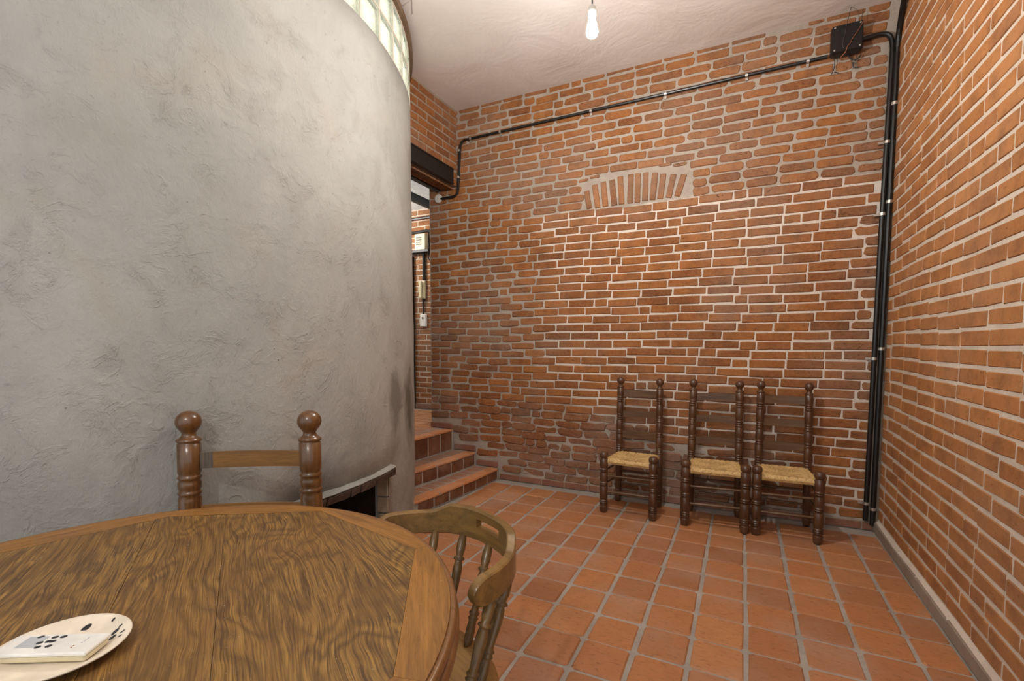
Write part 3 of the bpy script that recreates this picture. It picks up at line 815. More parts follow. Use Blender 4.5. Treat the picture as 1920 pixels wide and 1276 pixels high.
# stone lip over the opening, piece by piece, with its cement top
cuts = [NA0-.8, -6.2, -1.5, 3.0, 5.2, 9.0, NA1+.5]
for a0, a1 in zip(cuts, cuts[1:]):
    vs = []; fs = []; kk = 4
    for i in range(kk+1):
        a = a0+.12+(a1-a0-.24)*i/kk; jr = lambda s: random.uniform(-s, s)
        vs += [cyl(a, CR-.03, .492+jr(.003)), cyl(a, CR+.040+jr(.005), .494+jr(.003)), cyl(a, CR+.048+jr(.004), .535+jr(.003)), cyl(a, CR-.03, .538)]
    for i in range(kk):
        for q in range(4): fs.append((i*4+q, i*4+(q+1) % 4, (i+1)*4+(q+1) % 4, (i+1)*4+q))
    fs += [(3, 2, 1, 0), (kk*4, kk*4+1, kk*4+2, kk*4+3)]
    mesh('ledge_stone', vs, fs, 'stone', wc)
vs = []; fs = []; kk = 26
for i in range(kk+1):
    a = NA0-.9+(NA1+.6-NA0+.9)*i/kk; jr = lambda s: random.uniform(-s, s)
    vs += [cyl(a, CR-.02, .537), cyl(a, CR+.040+jr(.003), .538), cyl(a, CR+.046+jr(.003), .546+jr(.002)), cyl(a, CR+.030, .553+jr(.003)), cyl(a, CR-.02, .562+jr(.004))]
for i in range(kk):
    for q in range(5): fs.append((i*5+q, i*5+(q+1) % 5, (i+1)*5+(q+1) % 5, (i+1)*5+q))
fs += [(4, 3, 2, 1, 0), tuple(kk*5+q for q in range(5))]
mesh('ledge_cap', vs, fs, 'concrete', wc)
# jamb stones at the right end of the opening
zz = 0.0
for hgt in (.115, .125, .11, .135):
    vs = []
    for z in (zz+.004, zz+hgt-.006):
        for a, r in ((NA1-.45+random.uniform(-.1, .1), CR-.006), (NA1-.40+random.uniform(-.12, .12), CR-.075), (NA1+.1, CR-.075), (NA1+.1, CR-.006)): vs.append(cyl(a, r, z))
    mesh('jamb_stone', vs, [(0, 1, 2, 3), (7, 6, 5, 4), (0, 4, 5, 1), (1, 5, 6, 2), (2, 6, 7, 3), (3, 7, 4, 0)], 'jamb', wc); zz += hgt

# band of glass blocks on top of the curved wall
w1 = struct(empty('window_1', (CX, CY, ZT)))
DA = 5.55; A0 = 14.36-DA*12
def arcbox(a0, a1, r0, r1, z0, z1, k=2, ins=0.0):
    vs = []; fs = []
    for i in range(k+1):
        a = a0+(a1-a0)*i/k
        vs += [tuple(Vector(cyl(a, r, z))-Vector((CX, CY, ZT))) for r, z in ((r0, z0), (r1, z0), (r1, z1), (r0, z1))]
    for i in range(k):
        for q in range(4): fs.append((i*4+q, (i+1)*4+q, (i+1)*4+(q+1) % 4, i*4+(q+1) % 4))
    fs += [(0, 1, 2, 3), (k*4+3, k*4+2, k*4+1, k*4)]
    return vs, fs
g = G()
for i in range(19):
    a = A0+i*DA
    g.add(*arcbox(a-.17, a+.17, CR-.09, CR-.004, ZT, 3.615))
    if i < 18:
        for z0, z1 in ((ZT, ZT+.006), (3.421, 3.431), (3.607, 3.617)): g.add(*arcbox(a+.17, a+DA-.17, CR-.09, CR-.004, z0, z1))
g.out('mortar_grid', 'block_frame', w1)
for i in range(18):
    for z0, z1 in ((ZT+.006, 3.421), (3.431, 3.607)):
        a = A0+i*DA; vs = []; fs = []
        # pressed glass face: raised cushion with a flat rim
        ss = [(0, 0, 0), (.10, .10, .006)]
        ring = []
        for (fa, fz, dr) in ((0, 0, 0), (.09, .09, .0), (.16, .16, -.008)):
            for (ca, cz) in ((0, 0), (1, 0), (1, 1), (0, 1)):
                aa_ = a+.17+(DA-.34)*(fa if ca == 0 else 1-fa); z = z0+(z1-z0)*(fz if cz == 0 else 1-fz)
                ring.append(tuple(Vector(cyl(aa_, CR-.006+dr, z))-Vector((CX, CY, ZT))))
        for (ca, cz) in ((0, 0), (1, 0), (1, 1), (0, 1)):
            ring.append(tuple(Vector(cyl(a+.17+(DA-.34)*ca, CR-.085, z0+(z1-z0)*cz))-Vector((CX, CY, ZT))))
        for b0, b1 in ((12, 0), (0, 4), (4, 8)):
            for q in range(4): fs.append((b0+q, b0+(q+1) % 4, b1+(q+1) % 4, b1+q))
        fs += [(8, 9, 10, 11), (15, 14, 13, 12)]
        mesh('glass_block', ring, fs, 'glass_block', w1)
g = G(); g.add(*arcbox(A0-.2, A0+18*DA+.2, CR-.11, CR+.022, 3.617, 3.662, 60)); g.out('window_rim', 'rim', w1)
g = G(); g.add(*arcbox(A0-.2, A0+18*DA+.2, CR-.16, CR-.10, 3.61, ZC+.01, 60)); g.out('window_head', 'rim', w1)
g = G(); g.add(*arcbox(A0+18*DA, A0+360, CR-.11, CR-.002, ZT, ZC+.01, 60)); o = g.out('wall_curved_top', 'concrete', None, loc=(CX, CY, ZT)); struct(o)

# ------------------------------------------------------------------ pipes, box and wires on the back wall
def conduit(pts, r, label, clips=(), rad=.06):
    root = empty('conduit', pts[0]); o = Vector(pts[0])
    G().tube([p-o for p in curve_pts(pts, rad)], r, 10).out('tube', 'black_pipe', root)
    for p, ax in clips:
        g = G(); g.tube([Vector(p)-o-Vector(ax)*.010, Vector(p)-o+Vector(ax)*.010], r*1.25, 10)
        side = Vector((0, 0, -1)) if abs(ax[2]) < .5 else Vector((-1, 0, 0))
        g.box(Vector(p)-o+side*(r*2.2)+Vector((0, r*.4, 0)), (.018, .006, .02) if abs(ax[2]) < .5 else (.03, .006, .016))
        g.out('clip', 'metal', root)
    return tag(root, label, 'pipe')
YP = YB-.016
conduit([(.50, YP, 3.418), (-2.60, YP, 3.393), (-2.625, YP, 3.0), (-2.635, YP, 2.855), (-2.84, YP, 2.852)], .0125,
        'long black conduit clipped along the brick wall below the ceiling, ending at a round cap',
        [((x, YP, 3.418-(.5-x)*.00806), (1, 0, 0)) for x in (.38, -.02, -.62, -1.25, -2.15, -2.48)] + [((-2.613, YP, 3.30), (0, 0, 1)), ((-2.626, YP, 3.04), (0, 0, 1))], .07)
t = empty('round_outlet_cap', (-2.872, YB-.004, 2.860))
G().lathe([(.044, 0), (.044, .012), (.040, .018), (.020, .021), (.019, .021)], 20, axis=(0, -1, 0)).out('cap', 'white', t)
G().lathe([(.005, .02), (.005, .024)], 8, axis=(0, -1, 0)).out('screw', 'metal', t)
tag(t, 'round white plastic cap at the end of the conduit by the opening', 'outlet cap')
conduit([(.838, YB-.022, .075), (.858, YB-.022, 2.2), (.878, YB-.022, 3.44), (.83, YB-.024, 3.49), (.69, YB-.03, 3.475)], .016,
        'left vertical black conduit in the brick corner, bending over to the black box',
        [((.839, YB-.022, .20), (0, 0, 1)), ((.848, YB-.022, 1.25), (0, 0, 1)), ((.8585, YB-.022, 2.26), (0, 0, 1)), ((.868, YB-.022, 2.75), (0, 0, 1))], .10)
conduit([(.880, YB-.026, .045), (.894, YB-.026, 2.2), (.902, YB-.03, 3.45), (.885, YB-.26, 3.63), (.885, YB-1.5, 3.66)], .017,
        'black conduit hard in the brick corner, bending along the right wall',
        [((.881, YB-.026, .165), (0, 0, 1)), ((.887, YB-.026, 1.32), (0, 0, 1)), ((.896, YB-.026, 2.34), (0, 0, 1)), ((.9, YB-.028, 3.0), (0, 0, 1))], .12)
t = empty('junction_box', (.606, YB-.01, 3.487))
G().box((0, -.035, 0), (.185, .07, .19), ch=.012).out('body', 'black', t)
G().box((0, -.074, 0), (.178, .012, .182), ch=.005).out('lid', 'black', t)
for sx, sz in ((-1, -1), (1, 1), (-1, 1), (1, -1)): G().lathe([(.006, 0), (.006, .004), (.003, .006)], 8, base=(sx*.074, -.080, sz*.076), axis=(0, -1, 0)).out('screw', 'metal', t)
tag(t, 'square black junction box high on the back brick wall', 'electrical box')
def wires(name, lst, mat, label):
    g = G()
    for pts, r in lst: g.tube(curve_pts(pts, .03, 4), r, 5)
    return tag(g.out(name, mat), label, 'wire')
wires('ceiling_wire', [([(.625, YB-.06, ZC-.002), (.60, YB-.10, 3.58), (.575, YB-.105, 3.435), (.585, YB-.10, 3.41)], .0022)], 'wire', 'thin dark wire dropping from the ceiling across the black box')
wires('ceiling_wire', [([(.70, YB-.03, ZC-.02), (.69, YB-.05, 3.60), (.675, YB-.03, 3.38), (.655, YB-.012, 3.30)], .0018)], 'wire', 'thin wire hanging just beside the black box')
wires('twisted_wire', [([(.692, YB-.098, 3.56), (.66, YB-.10, 3.50), (.63, YB-.10, 3.46), (.625, YB-.10, 3.435), (.605, YB-.10, 3.42), (.60, YB-.095, 3.385), (.57, YB-.085, 3.36)], .0026)], 'copper', 'twisted copper wire end hanging over the black box lid')
wires('cable_stub', [([(.62, YB-.02, 3.40), (.645, YB-.03, 3.35), (.675, YB-.03, 3.345), (.70, YB-.02, 3.38)], .005), ([(.652, YB-.02, 3.34), (.655, YB-.02, 3.30), (.69, YB-.02, 3.295)], .005)], 'wire', 'dark knotted cable stubs under the right of the black box')
wires('cable_loop', [([(.545, YB-.02, 3.40), (.545, YB-.018, 3.32), (.525, YB-.018, 3.28)], .003), ([(.545, YB-.018, 3.30), (.575, YB-.015, 3.285)], .004)], 'wire', 'short wire tail with a hook below the left of the black box')
wires('ceiling_wire', [([(-2.085, 2.735, ZC), (-2.088, 2.74, 3.64), (-2.083, 2.735, 3.60)], .002)], 'wire', 'thin wire tail hanging from the ceiling beside the glass blocks')

# ------------------------------------------------------------------ hanging bulbs
def pendant(pos, label, ztop=ZC, bm_='bulb'):
    root = empty('pendant_bulb', pos)
    prof = [(.004, -.056)]
    for i in range(1, 11):
        a = PI*i/14; prof.append((.030*math.sin(a), -.026-.030*math.cos(a)))
    prof += [(.024, .008), (.018, .024), (.0145, .036), (.0145, .046)]
    G().lathe(prof, 20).out('bulb', bm_, root, smooth=True)
    G().lathe([(.016, .042), (.020, .050), (.020, .075), (.0195, .088), (.014, .101), (.006, .106)], 18).out('socket', 'socket', root, smooth=True)
    G().tube([(0, 0, .104), (0, 0, .4), (.003, .002, ztop-pos[2])], .0042, 8).out('cord', 'cord', root)
    G().lathe([(.04, -.018), (.038, -.004), (.03, .0)], 16, base=(.003, .002, ztop-pos[2]-.002)).out('ceiling_rose', 'socket', root, smooth=True)
    return tag(root, label, 'lamp')
pendant(BULB_POS, 'bare lit bulb on a grey cord in front of the brick wall')
pendant(BULB2_POS, 'bare lit bulb on a cord hanging out of view behind the viewer')
pendant((-4.55, 4.55, 2.85), 'bare lit bulb hanging in the hallway behind the cement wall', ZH, 'bulb_hall')
pendant((-3.55, 2.15, 3.42), 'bare lit bulb inside the curved wall behind the glass blocks', ZC, 'bulb_stair')

# ------------------------------------------------------------------ ladder-back chairs with rush seats
def turned(segs, r, z0, z1, rings, foot=True, ball=None, groove=.8):
    """lathe profile from z0 to z1 with bands of grooves at the given heights"""
    ev = []
    for zr, nn, sp in rings:
        for i in range(nn): ev.append(zr+(i-(nn-1)/2)*sp)
    prof = []
    if foot: prof += [(r*.80, z0), (r*.86, z0+.012), (r*1.02, z0+.05)]
    else: prof += [(r*.9, z0)]
    for e_ in sorted(ev):
        if not (z0+.055 < e_ < z1-.02): continue
        w_ = r*.26
        prof += [(r, e_-w_*2.0), (r*groove, e_-w_), (r*.92, e_-w_*.75), (r*1.05, e_), (r*.92, e_+w_*.75), (r*groove, e_+w_), (r, e_+w_*2.0)]
    prof = [p for i, p in enumerate(prof) if i == 0 or p[1] > prof[i-1][1]+.0004 or True]
    prof.sort(key=lambda p: p[1])
    return prof
def knob(r, z1):       # domed top of a front leg
    return [(r*1.0, z1-.062), (r*.74, z1-.056), (r*.78, z1-.052), (r*1.02, z1-.046), (r*1.10, z1-.030), (r*1.02, z1-.014), (r*.72, z1-.004), (r*.2, z1)]
def ball(r, rb, z1):   # ball finial of a back post
    out = [(r*1.0, z1-rb*2.9), (r*.88, z1-rb*2.85), (r*1.06, z1-rb*2.72), (r*1.06, z1-rb*2.58), (r*.86, z1-rb*2.45), (r*.60, z1-rb*2.25), (r*.56, z1-rb*2.02)]
    for i in range(2, 10):
        a = PI*(1-i/9.6); out.append((max(rb*math.sin(a), .002), z1-rb-rb*math.cos(PI-a)*-1*-1))
    return out
def ball(r, rb, z1):
    out = [(r*1.0, z1-rb*2.95), (r*.86, z1-rb*2.88), (r*1.07, z1-rb*2.74), (r*1.07, z1-rb*2.58), (r*.84, z1-rb*2.44), (r*.62, z1-rb*2.25), (r*.58, z1-rb*2.0)]
    for i in range(3, 13):
        a = PI*i/12.4; out.append((max(rb*math.sin(a), .003), z1-rb-rb*math.cos(a)))
    out = [p for p in out if True]; out.sort(key=lambda p: p[1]); return out
def rush_seat(fw, bw, dp, z, th=.034):
    """four woven triangles of cords meeting on the diagonals; wraps over the rails"""
    n = 56; vs = []; fs = []
    def height(u, v):
        # u across -1..1, v front 0..1 back
        du = min(u+1, 1-u)/2*((fw+bw)/2); dv = min(v, 1-v)*dp
        side = du < dv*.98
        d = du if side else dv
        ph = d/.0072 if False else (v*dp if side else (u+1)/2*fw)/.0085
        cord = abs(math.sin(PI*ph))
        sag = -.010*min(1, d/.12)
        rim = .010*math.exp(-(d/.022)**2)
        edge_ = -.020*math.exp(-(d/.007)**2)
        return z+sag+rim+edge_+.0035*cord+.0022*mnoise.noise(Vector((u*9, v*9, z+fw*7)))
    for j in range(n+1):
        for i in range(n+1):
            u = -1+2*i/n; v = j/n
            hw = (fw+(bw-fw)*v)/2
            vs.append((u*hw, dp/2-v*dp, height(u, v)))
    for j in range(n):
        for i in range(n): a = j*(n+1)+i; fs.append((a, a+n+1, a+n+2, a+1))
    # skirt round the rails and underside
    ring = [i for i in range(n+1)] + [(j+1)*(n+1)-1 for j in range(1, n+1)] + [n*(n+1)+n-i for i in range(1, n+1)] + [(n-j)*(n+1) for j in range(1, n)]
    k = len(vs)
    for q, r_ in enumerate(ring):
        x, y, zz = vs[r_]; c = .003*abs(math.sin(q*PI/2.0))
        vs.append((x*(1.012), y*1.012, z-th*.5+c*.5))
    k2 = len(vs)
    for q, r_ in enumerate(ring):
        x, y, zz = vs[r_]; vs.append((x*.97, y*.97, z-th))
    m_ = len(ring)
    for q in range(m_):
        q1 = (q+1) % m_
        fs.append((ring[q], ring[q1], k+q1, k+q)); fs.append((k+q, k+q1, k2+q1, k2+q))
    fs.append(tuple(k2+q for q in range(m_)))
    return vs, fs
def ladder_chair(name, loc, rz, fw, bw, dp, r, rbal, ztop, zleg, slats, wood, slatw, seg=16, rleg=None, seat_z=.43, worn=True):
    """local +y is the front; posts at y=-dp/2"""
    root = empty(name, loc, rz)
    fx, bx = fw/2, bw/2
    for s in (-1, 1):
        rl = rleg or r; p = turned(seg, rl, 0, zleg-.062, [(.085, 3, .014), (.235, 2, .016), (.345, 2, .016)] if seg == 16 else [(.1, 3, .02), (.3, 2, .02)]) + knob(rl, zleg)
        G().lathe(p, seg).out('leg', wood, root, loc=(s*fx, dp/2, 0), smooth=True)
    rings = [(.085, 3, .014), (.47, 3, .016), (.605, 2, .02), (.735, 3, .017), (.885, 3, .017)] if seg == 16 else [(.10, 2, .03), (.535, 2, .065), (.771, 2, .065)]
    for s in (-1, 1):
        zt = ztop+(.004 if s > 0 else 0)
        bp = ball(r, rbal, zt)
        p = [q for q in turned(seg, r, 0, zt-rbal*2.95, rings, groove=.84 if seg == 16 else .88) if q[1] < bp[0][1]-.002] + bp
        o = G().lathe(p, seg).out('back_post', wood, root, loc=(s*bx, -dp/2, 0), smooth=True)
        o.rotation_euler = (R(.8), R(-.5*s), 0)
    for k, (z0, z1) in enumerate(slats):
        n = 10; vs = []; fs = []; t = .011
        for i in range(n+1):
            u = i/n; x = -bx+2*bx*u; bow = -.014*math.sin(PI*u) ; arch = .004*math.sin(PI*u)
            yy = bow - (z0-.0)*.012
            vs += [(x, yy-t/2, z0+arch*.3), (x, yy+t/2, z0+arch*.3), (x, yy+t/2, z1+arch), (x, yy-t/2, z1+arch)]
        for i in range(n):
            for q in range(4): fs.append((i*4+q, i*4+(q+1) % 4, (i+1)*4+(q+1) % 4, (i+1)*4+q))
        fs += [(3, 2, 1, 0), tuple(n*4+q for q in range(4))]
        mi = [1 if (seg == 32 and k == 0 and q >= 32) else 0 for q in range(40)]+[0, 0]
        mesh('slat', vs, fs, [slatw, 'wood_worn'], root, loc=(0, -dp/2, 0), mi=mi)
    vs, fs = rush_seat(fw-.004, bw, dp+.01, seat_z)
    mesh('seat', vs, fs, 'rush', root, smooth=False)
    def rail(a, b_, rr, belly=0.0):
        a, b_ = Vector(a), Vector(b_); pts = [a.lerp(b_, i/10) for i in range(11)]
        prof = [rr*(1+belly*math.exp(-((i-5)/1.6)**2)+(.25 if belly and i in (3, 7) else 0)) for i in range(11)]
        c = (a+b_)/2
        o = G().tube([q-c for q in pts], prof, 8).out('stretcher', slatw, root, loc=c, smooth=True)
    rr = .0085 if seg == 16 else .014
    rail((-fx, dp/2, .305), (fx, dp/2, .300), rr)
    rail((-fx, dp/2, .175), (fx, dp/2, .170), rr*1.05, .55)
    for s in (-1, 1):
        for z in (.335, .225): rail((s*fx, dp/2, z), (s*bx, -dp/2, z), rr*.95)
    rail((-bx, -dp/2, .27), (bx, -dp/2, .27), rr); rail((-bx, -dp/2, .16), (bx, -dp/2, .16), rr)
    return root
SL = [(.905, .962), (.733, .785), (.555, .612)]
def place(root, fl_, fr_, bl_, br_):
    """set a chair on the floor by its four feet"""
    f = (Vector(fl_)+Vector(fr_))/2; b_ = (Vector(bl_)+Vector(br_))/2; c = (f+b_)/2
    d = (f-b_); root.location = (c.x, c.y, 0); root.rotation_euler = (0, 0, math.atan2(-d.x, d.y))
# local +x is the chair's left as one faces it from the front, so front-left in the picture is local +x
def facing(root, x, y, ang): root.location = (x, y, 0); root.rotation_euler = (0, 0, ang)
def copy_tree(src, name, kids=True):
    c = src.copy(); c.name = name; COL.objects.link(c)
    for ch in list(src.children):
        d = ch.copy(); COL.objects.link(d); d.parent = c
    return c
ch1 = ladder_chair('rush_chair', (0, 0, 0), 0, .39, .345, .335, .0285, .0325, 1.072, .497, SL, 'wood_dark', 'wood_dark_x', rleg=.0325)
ch2 = copy_tree(ch1, 'rush_chair'); ch3 = copy_tree(ch1, 'rush_chair')
GR = 'rush-seat chairs against the brick wall'
facing(ch1, -.775, 3.872, PI-.05); facing(ch2, -.165, 3.885, PI+.06); facing(ch3, .302, 3.908, PI+.03)
ch2.scale = (1.03, 1.02, 1.0); ch3.scale = (.965, 1.0, 1.0)
tag(ch1, 'dark turned rush-seat chair standing apart, farthest from the corner pipes', 'chair', GR)
tag(ch2, 'dark turned rush-seat chair in the middle of the three along the brick wall', 'chair', GR)
tag(ch3, 'dark turned rush-seat chair nearest the corner pipes, its leg touching its neighbour', 'chair', GR)

# ------------------------------------------------------------------ dining table
TX, TY, TZ, TR = -1.243, .483, .75, .782
tb = empty('dining_table', (TX, TY, 0))
VA = [13.6, 57.8, 98.6, 140, 185, 231, 276, 320]
VR = [.709, .734, .738, .714, .72, .725, .725, .715]
TE = TR-.012
def pol(r, a): return Vector((r*math.cos(R(a)), r*math.sin(R(a)), 0))
G().lathe([(TR-.05, TZ-.030), (TR-.05, TZ-.004)], 72).out('panel_core', 'oak_edge', tb)
for i in range(8):
    a0, a1 = VA[i], VA[(i+1) % 8]
    if a1 < a0: a1 += 360
    r0, r1 = VR[i], VR[(i+1) % 8]
    p0, p1 = pol(r0, a0), pol(r1, a1)
    mid = (p0+p1)/2; ang = math.atan2(mid.y, mid.x)
    # border piece: grain runs along its length
    k = 14; outer = [pol(TE, a0+(a1-a0)*j/k) for j in range(k+1)]; inner = [p0.lerp(p1, j/k) for j in range(k+1)]
    q = Matrix.Rotation(-ang, 3, 'Z')
    vs = []; fs = []
    sh = .9985
    c = (outer[k//2]+inner[k//2])/2
    for o_, n_ in zip(outer, inner):
        for p, z in ((n_, TZ-.006), (n_, TZ), (o_, TZ), (o_, TZ-.006)): vs.append(q @ ((p-c))+Vector((0, 0, z)))
    for j in range(k):
        for e_ in range(4): fs.append((j*4+e_, j*4+(e_+1) % 4, (j+1)*4+(e_+1) % 4, (j+1)*4+e_))
    fs += [(3, 2, 1, 0), tuple(k*4+e_ for e_ in range(4))]
    vs = [Vector((v_.x, v_.y*sh, v_.z)) for v_ in vs]
    mesh('border_panel', vs, fs, 'oak', tb, loc=c, rot=(0, 0, ang))
# veneer planks laid side by side, cut to the octagon
GA = -34.6
q = Matrix.Rotation(-R(GA), 3, 'Z')
octo = [q @ pol(r_*.9985, a_) for r_, a_ in zip(VR, VA)]
def clip(poly, yc, keep):
    out = []
    for a_, b_ in zip(poly, poly[1:]+poly[:1]):
        ia, ib = (a_.y-yc)*keep >= 0, (b_.y-yc)*keep >= 0
        if ia: out.append(a_)
        if ia != ib: out.append(a_.lerp(b_, (yc-a_.y)/(b_.y-a_.y)))
    return out
SEAMS = [-1, .029, .240, 1]
for y0_, y1_ in zip(SEAMS, SEAMS[1:]):
    p_ = clip(clip(octo, y0_+.0007, 1), y1_-.0007, -1)
    if len(p_) < 3: continue
    yc_ = (max(y0_, -.7)+min(y1_, .7))/2; m_ = len(p_)
    vs = [Vector((v_.x, v_.y-yc_, z)) for z in (TZ-.006, TZ-.0004) for v_ in p_]
    fs = [tuple(range(m_-1, -1, -1)), tuple(range(m_, 2*m_))]+[(i_, (i_+1) % m_, (i_+1) % m_+m_, i_+m_) for i_ in range(m_)]
    mesh('veneer_panel', vs, fs, 'veneer', tb, loc=q.transposed() @ Vector((0, yc_, 0)), rot=(0, 0, R(GA)))
# moulded edge in two tiers
prof = [(TE+.001, TZ-.004), (TE+.006, TZ-.0005), (TE+.012, TZ-.003), (TE+.016, TZ-.010), (TE+.016, TZ-.018), (TE+.010, TZ-.023), (TE-.002, TZ-.025), (TE-.002, TZ-.029), (TE+.012, TZ-.031), (TE+.021, TZ-.037), (TE+.021, TZ-.050), (TE+.012, TZ-.058), (TE-.004, TZ-.064), (TE-.05, TZ-.064), (TE-.05, TZ-.006)]
n = 120; vs = [(r_*math.cos(2*PI*i/n), r_*math.sin(2*PI*i/n), z) for i in range(n) for r_, z in prof]; k = len(prof)
fs = [(i*k+j, ((i+1) % n)*k+j, ((i+1) % n)*k+(j+1) % k, i*k+(j+1) % k) for i in range(n) for j in range(k)]
mesh('edge_moulding', vs, [q[::-1] for q in fs], 'oak_edge', tb, smooth=True)
G().lathe([(TR-.17, TZ-.13), (TR-.16, TZ-.125), (TR-.16, TZ-.062)], 64).out('apron', 'oak_edge', tb)
G().lathe([(.17, .06), (.17, .10), (.10, .13), (.075, .18), (.11, .26), (.125, .34), (.10, .44), (.07, .50), (.085, .54), (.14, .58), (.20, .63)], 28).out('pedestal', 'wood_post', tb, smooth=True)
for i in range(4):
    a = R(45+90*i); g = G()
    pts = [Vector((math.cos(a)*d, math.sin(a)*d, z)) for d, z in ((.10, .13), (.22, .15), (.36, .10), (.46, .045), (.52, .035))]
    g.tube(pts, [.05, .045, .04, .036, .030], 10); g.out('foot', 'wood_post', tb, smooth=True)
tag(tb, 'round wooden dining table with a sunburst veneer top and pale border', 'table')

# ladder-back chair tucked in behind the table
lc = ladder_chair('ladderback_chair', (0, 0, 0), 0, .50, .475, .40, .0415, .046, 1.075, .52,
                  [(.838, .903), (.614, .681), (.49, .55)], 'wood_post', 'wood_slat', seg=32, seat_z=.44)
pl, pr = Vector((-2.046, 1.146, 0)), Vector((-1.619, 1.405, 0))
d = (pr-pl).normalized(); nrm = Vector((d.y, -d.x, 0))   # towards the table
c = (pl+pr)/2 + nrm*.20
lc.location = (c.x, c.y, 0); lc.rotation_euler = (0, 0, math.atan2(nrm.y, nrm.x)-PI/2)
lc.scale = ((pr-pl).length/.475, 1, 1)
tag(lc, 'sturdy ladder-back chair with ball finials tucked in between table and cement wall', 'chair')

# ------------------------------------------------------------------ captain's chair
KX, KY, KT, KW, KD, KEX, KFL = -.880, 1.146, -.445, .273, .290, 2.435, .147
kc = empty('captains_chair', (KX, KY, 0), KT)
def bow(t, off=0.0):
    a = PI*t; x = -math.cos(a); y = math.sin(a)
    x = math.copysign(abs(x)**(2/KEX), x)*(KW+off); y = abs(y)**(2/KEX)*(KD+off)
    return Vector((x*(1+KFL*(1-y/(KD+off))), y, 0))
def crest(t):
    s = abs(t-.5)*2; k_ = min(max((.60-s)/.22, 0), 1); return k_*k_*(3-2*k_)
nb = 64; TH = .026
vs = []; fs = []; loc_t = []
SLOT = (.445, .575, .712, .742)
tl = [i/nb for i in range(nb+1)] + [.003, .008, .023, .997, .992, .977]
tl = sorted(set([t for t in tl if min(abs(t-SLOT[0]), abs(t-SLOT[1])) > .006] + [SLOT[0], SLOT[1]]))
rows = []
for t in tl:
    o = bow(t); i_ = bow(t, -TH)
    endk = min(t, 1-t)/.040; er = math.sqrt(max(0, 1-(1-min(endk, 1))**2)) if endk < 1 else 1
    c_ = crest(t)
    z1 = .744+.028*c_; z0 = .664+.002*c_
    zm = (z0+z1)/2; hz = (z1-z0)/2*(.22+.78*er)
    zl = [zm-hz, SLOT[2] if c_ > .9 else zm-hz*.1, SLOT[3] if c_ > .9 else zm+hz*.45, zm+hz]
    rows.append((o, i_, zl))
for o, i_, zl in rows:
    d_ = (o-i_)
    e_ = .004
    # outer column then inner column, edges eased
    vs += [(o-d_*.14)+Vector((0, 0, zl[0])), o+Vector((0, 0, zl[0]+e_)), o+Vector((0, 0, zl[1])), o+Vector((0, 0, zl[2])), o+Vector((0, 0, zl[3]-e_)), (o-d_*.14)+Vector((0, 0, zl[3])),
           (i_+d_*.14)+Vector((0, 0, zl[3])), i_+Vector((0, 0, zl[3]-e_)), i_+Vector((0, 0, zl[2])), i_+Vector((0, 0, zl[1])), i_+Vector((0, 0, zl[0]+e_)), (i_+d_*.14)+Vector((0, 0, zl[0]))]
K = 12
for r_ in range(len(rows)-1):
    t0, t1 = tl[r_], tl[r_+1]
    hole = SLOT[0]-1e-6 <= t0 and t1 <= SLOT[1]+1e-6
    for q in range(K):
        if hole and q in (2, 8): continue
        fs.append((r_*K+q, r_*K+(q+1) % K, (r_+1)*K+(q+1) % K, (r_+1)*K+q))
    if hole:
        fs.append((r_*K+2, (r_+1)*K+2, (r_+1)*K+9, r_*K+9)); fs.append((r_*K+3, r_*K+8, (r_+1)*K+8, (r_+1)*K+3))
for tt, fl_ in ((SLOT[0], 0), (SLOT[1], 1)):
    r_ = min(range(len(tl)), key=lambda i: abs(tl[i]-tt)); q = (r_*K+2, r_*K+3, r_*K+8, r_*K+9); fs.append(q if fl_ else q[::-1])
fs += [tuple(range(K-1, -1, -1)), tuple((len(rows)-1)*K+q for q in range(K))]
o = mesh('back_rail', vs, [q[::-1] for q in fs], 'wood_olive', kc, smooth=False)
bm = bmesh.new(); bm.from_mesh(o.data); bmesh.ops.recalc_face_normals(bm, faces=bm.faces[:]); bm.to_mesh(o.data); bm.free()
o.data.polygons.foreach_set('use_smooth', [True]*len(o.data.polygons))
try: o.data.set_sharp_from_angle(angle=R(35))
except Exception: pass
# seat
SXO, SYO, SA, SB, SZ = .095, -.075, .262, .23, .425
k = 40; vs = []; fs = []
lev = [(.90, SZ-.034), (.985, SZ-.026), (1.0, SZ-.014), (.985, SZ-.003), (.95, SZ), (.80, SZ-.006), (.5, SZ-.013), (.2, SZ-.012)]
for s, z in lev:
    for i in range(k):
        a = 2*PI*i/k; x = math.copysign(abs(math.cos(a))**.85, math.cos(a))*SA*s; y = math.copysign(abs(math.sin(a))**.85, math.sin(a))*SB*s
        vs.append((SXO+x, SYO+y, z))
for j in range(len(lev)-1):
    for i in range(k): fs.append((j*k+i, j*k+(i+1) % k, (j+1)*k+(i+1) % k, (j+1)*k+i))
fs += [tuple(range(k-1, -1, -1)), tuple((len(lev)-1)*k+i for i in range(k))]
mesh('seat', vs, fs, 'wood_seat', kc, smooth=True)
def spindle(p0, p1, r, name='spindle', mat='wood_olive_z', prof=None):
    p0, p1 = Vector(p0), Vector(p1); ln = (p1-p0).length
    prof = prof or [(.62, 0), (.85, .06), (.95, .16), (.80, .235), (.95, .25), (1.1, .265), (.80, .28), (1.0, .295), (1.12, .31), (.78, .33), (.70, .36), (.98, .52), (1.05, .60), (.9, .665), (.72, .69), (1.22, .705), (1.22, .722), (.72, .74), (1.0, .80), (.98, .88), (.66, 1)]
    q = Vector((0, 0, 1)).rotation_difference((p1-p0).normalized())
    o = G().lathe([(a*r, b_*ln) for a, b_ in prof], 14).out(name, mat, kc, loc=p0, smooth=True)
    o.rotation_euler = q.to_euler(); return o
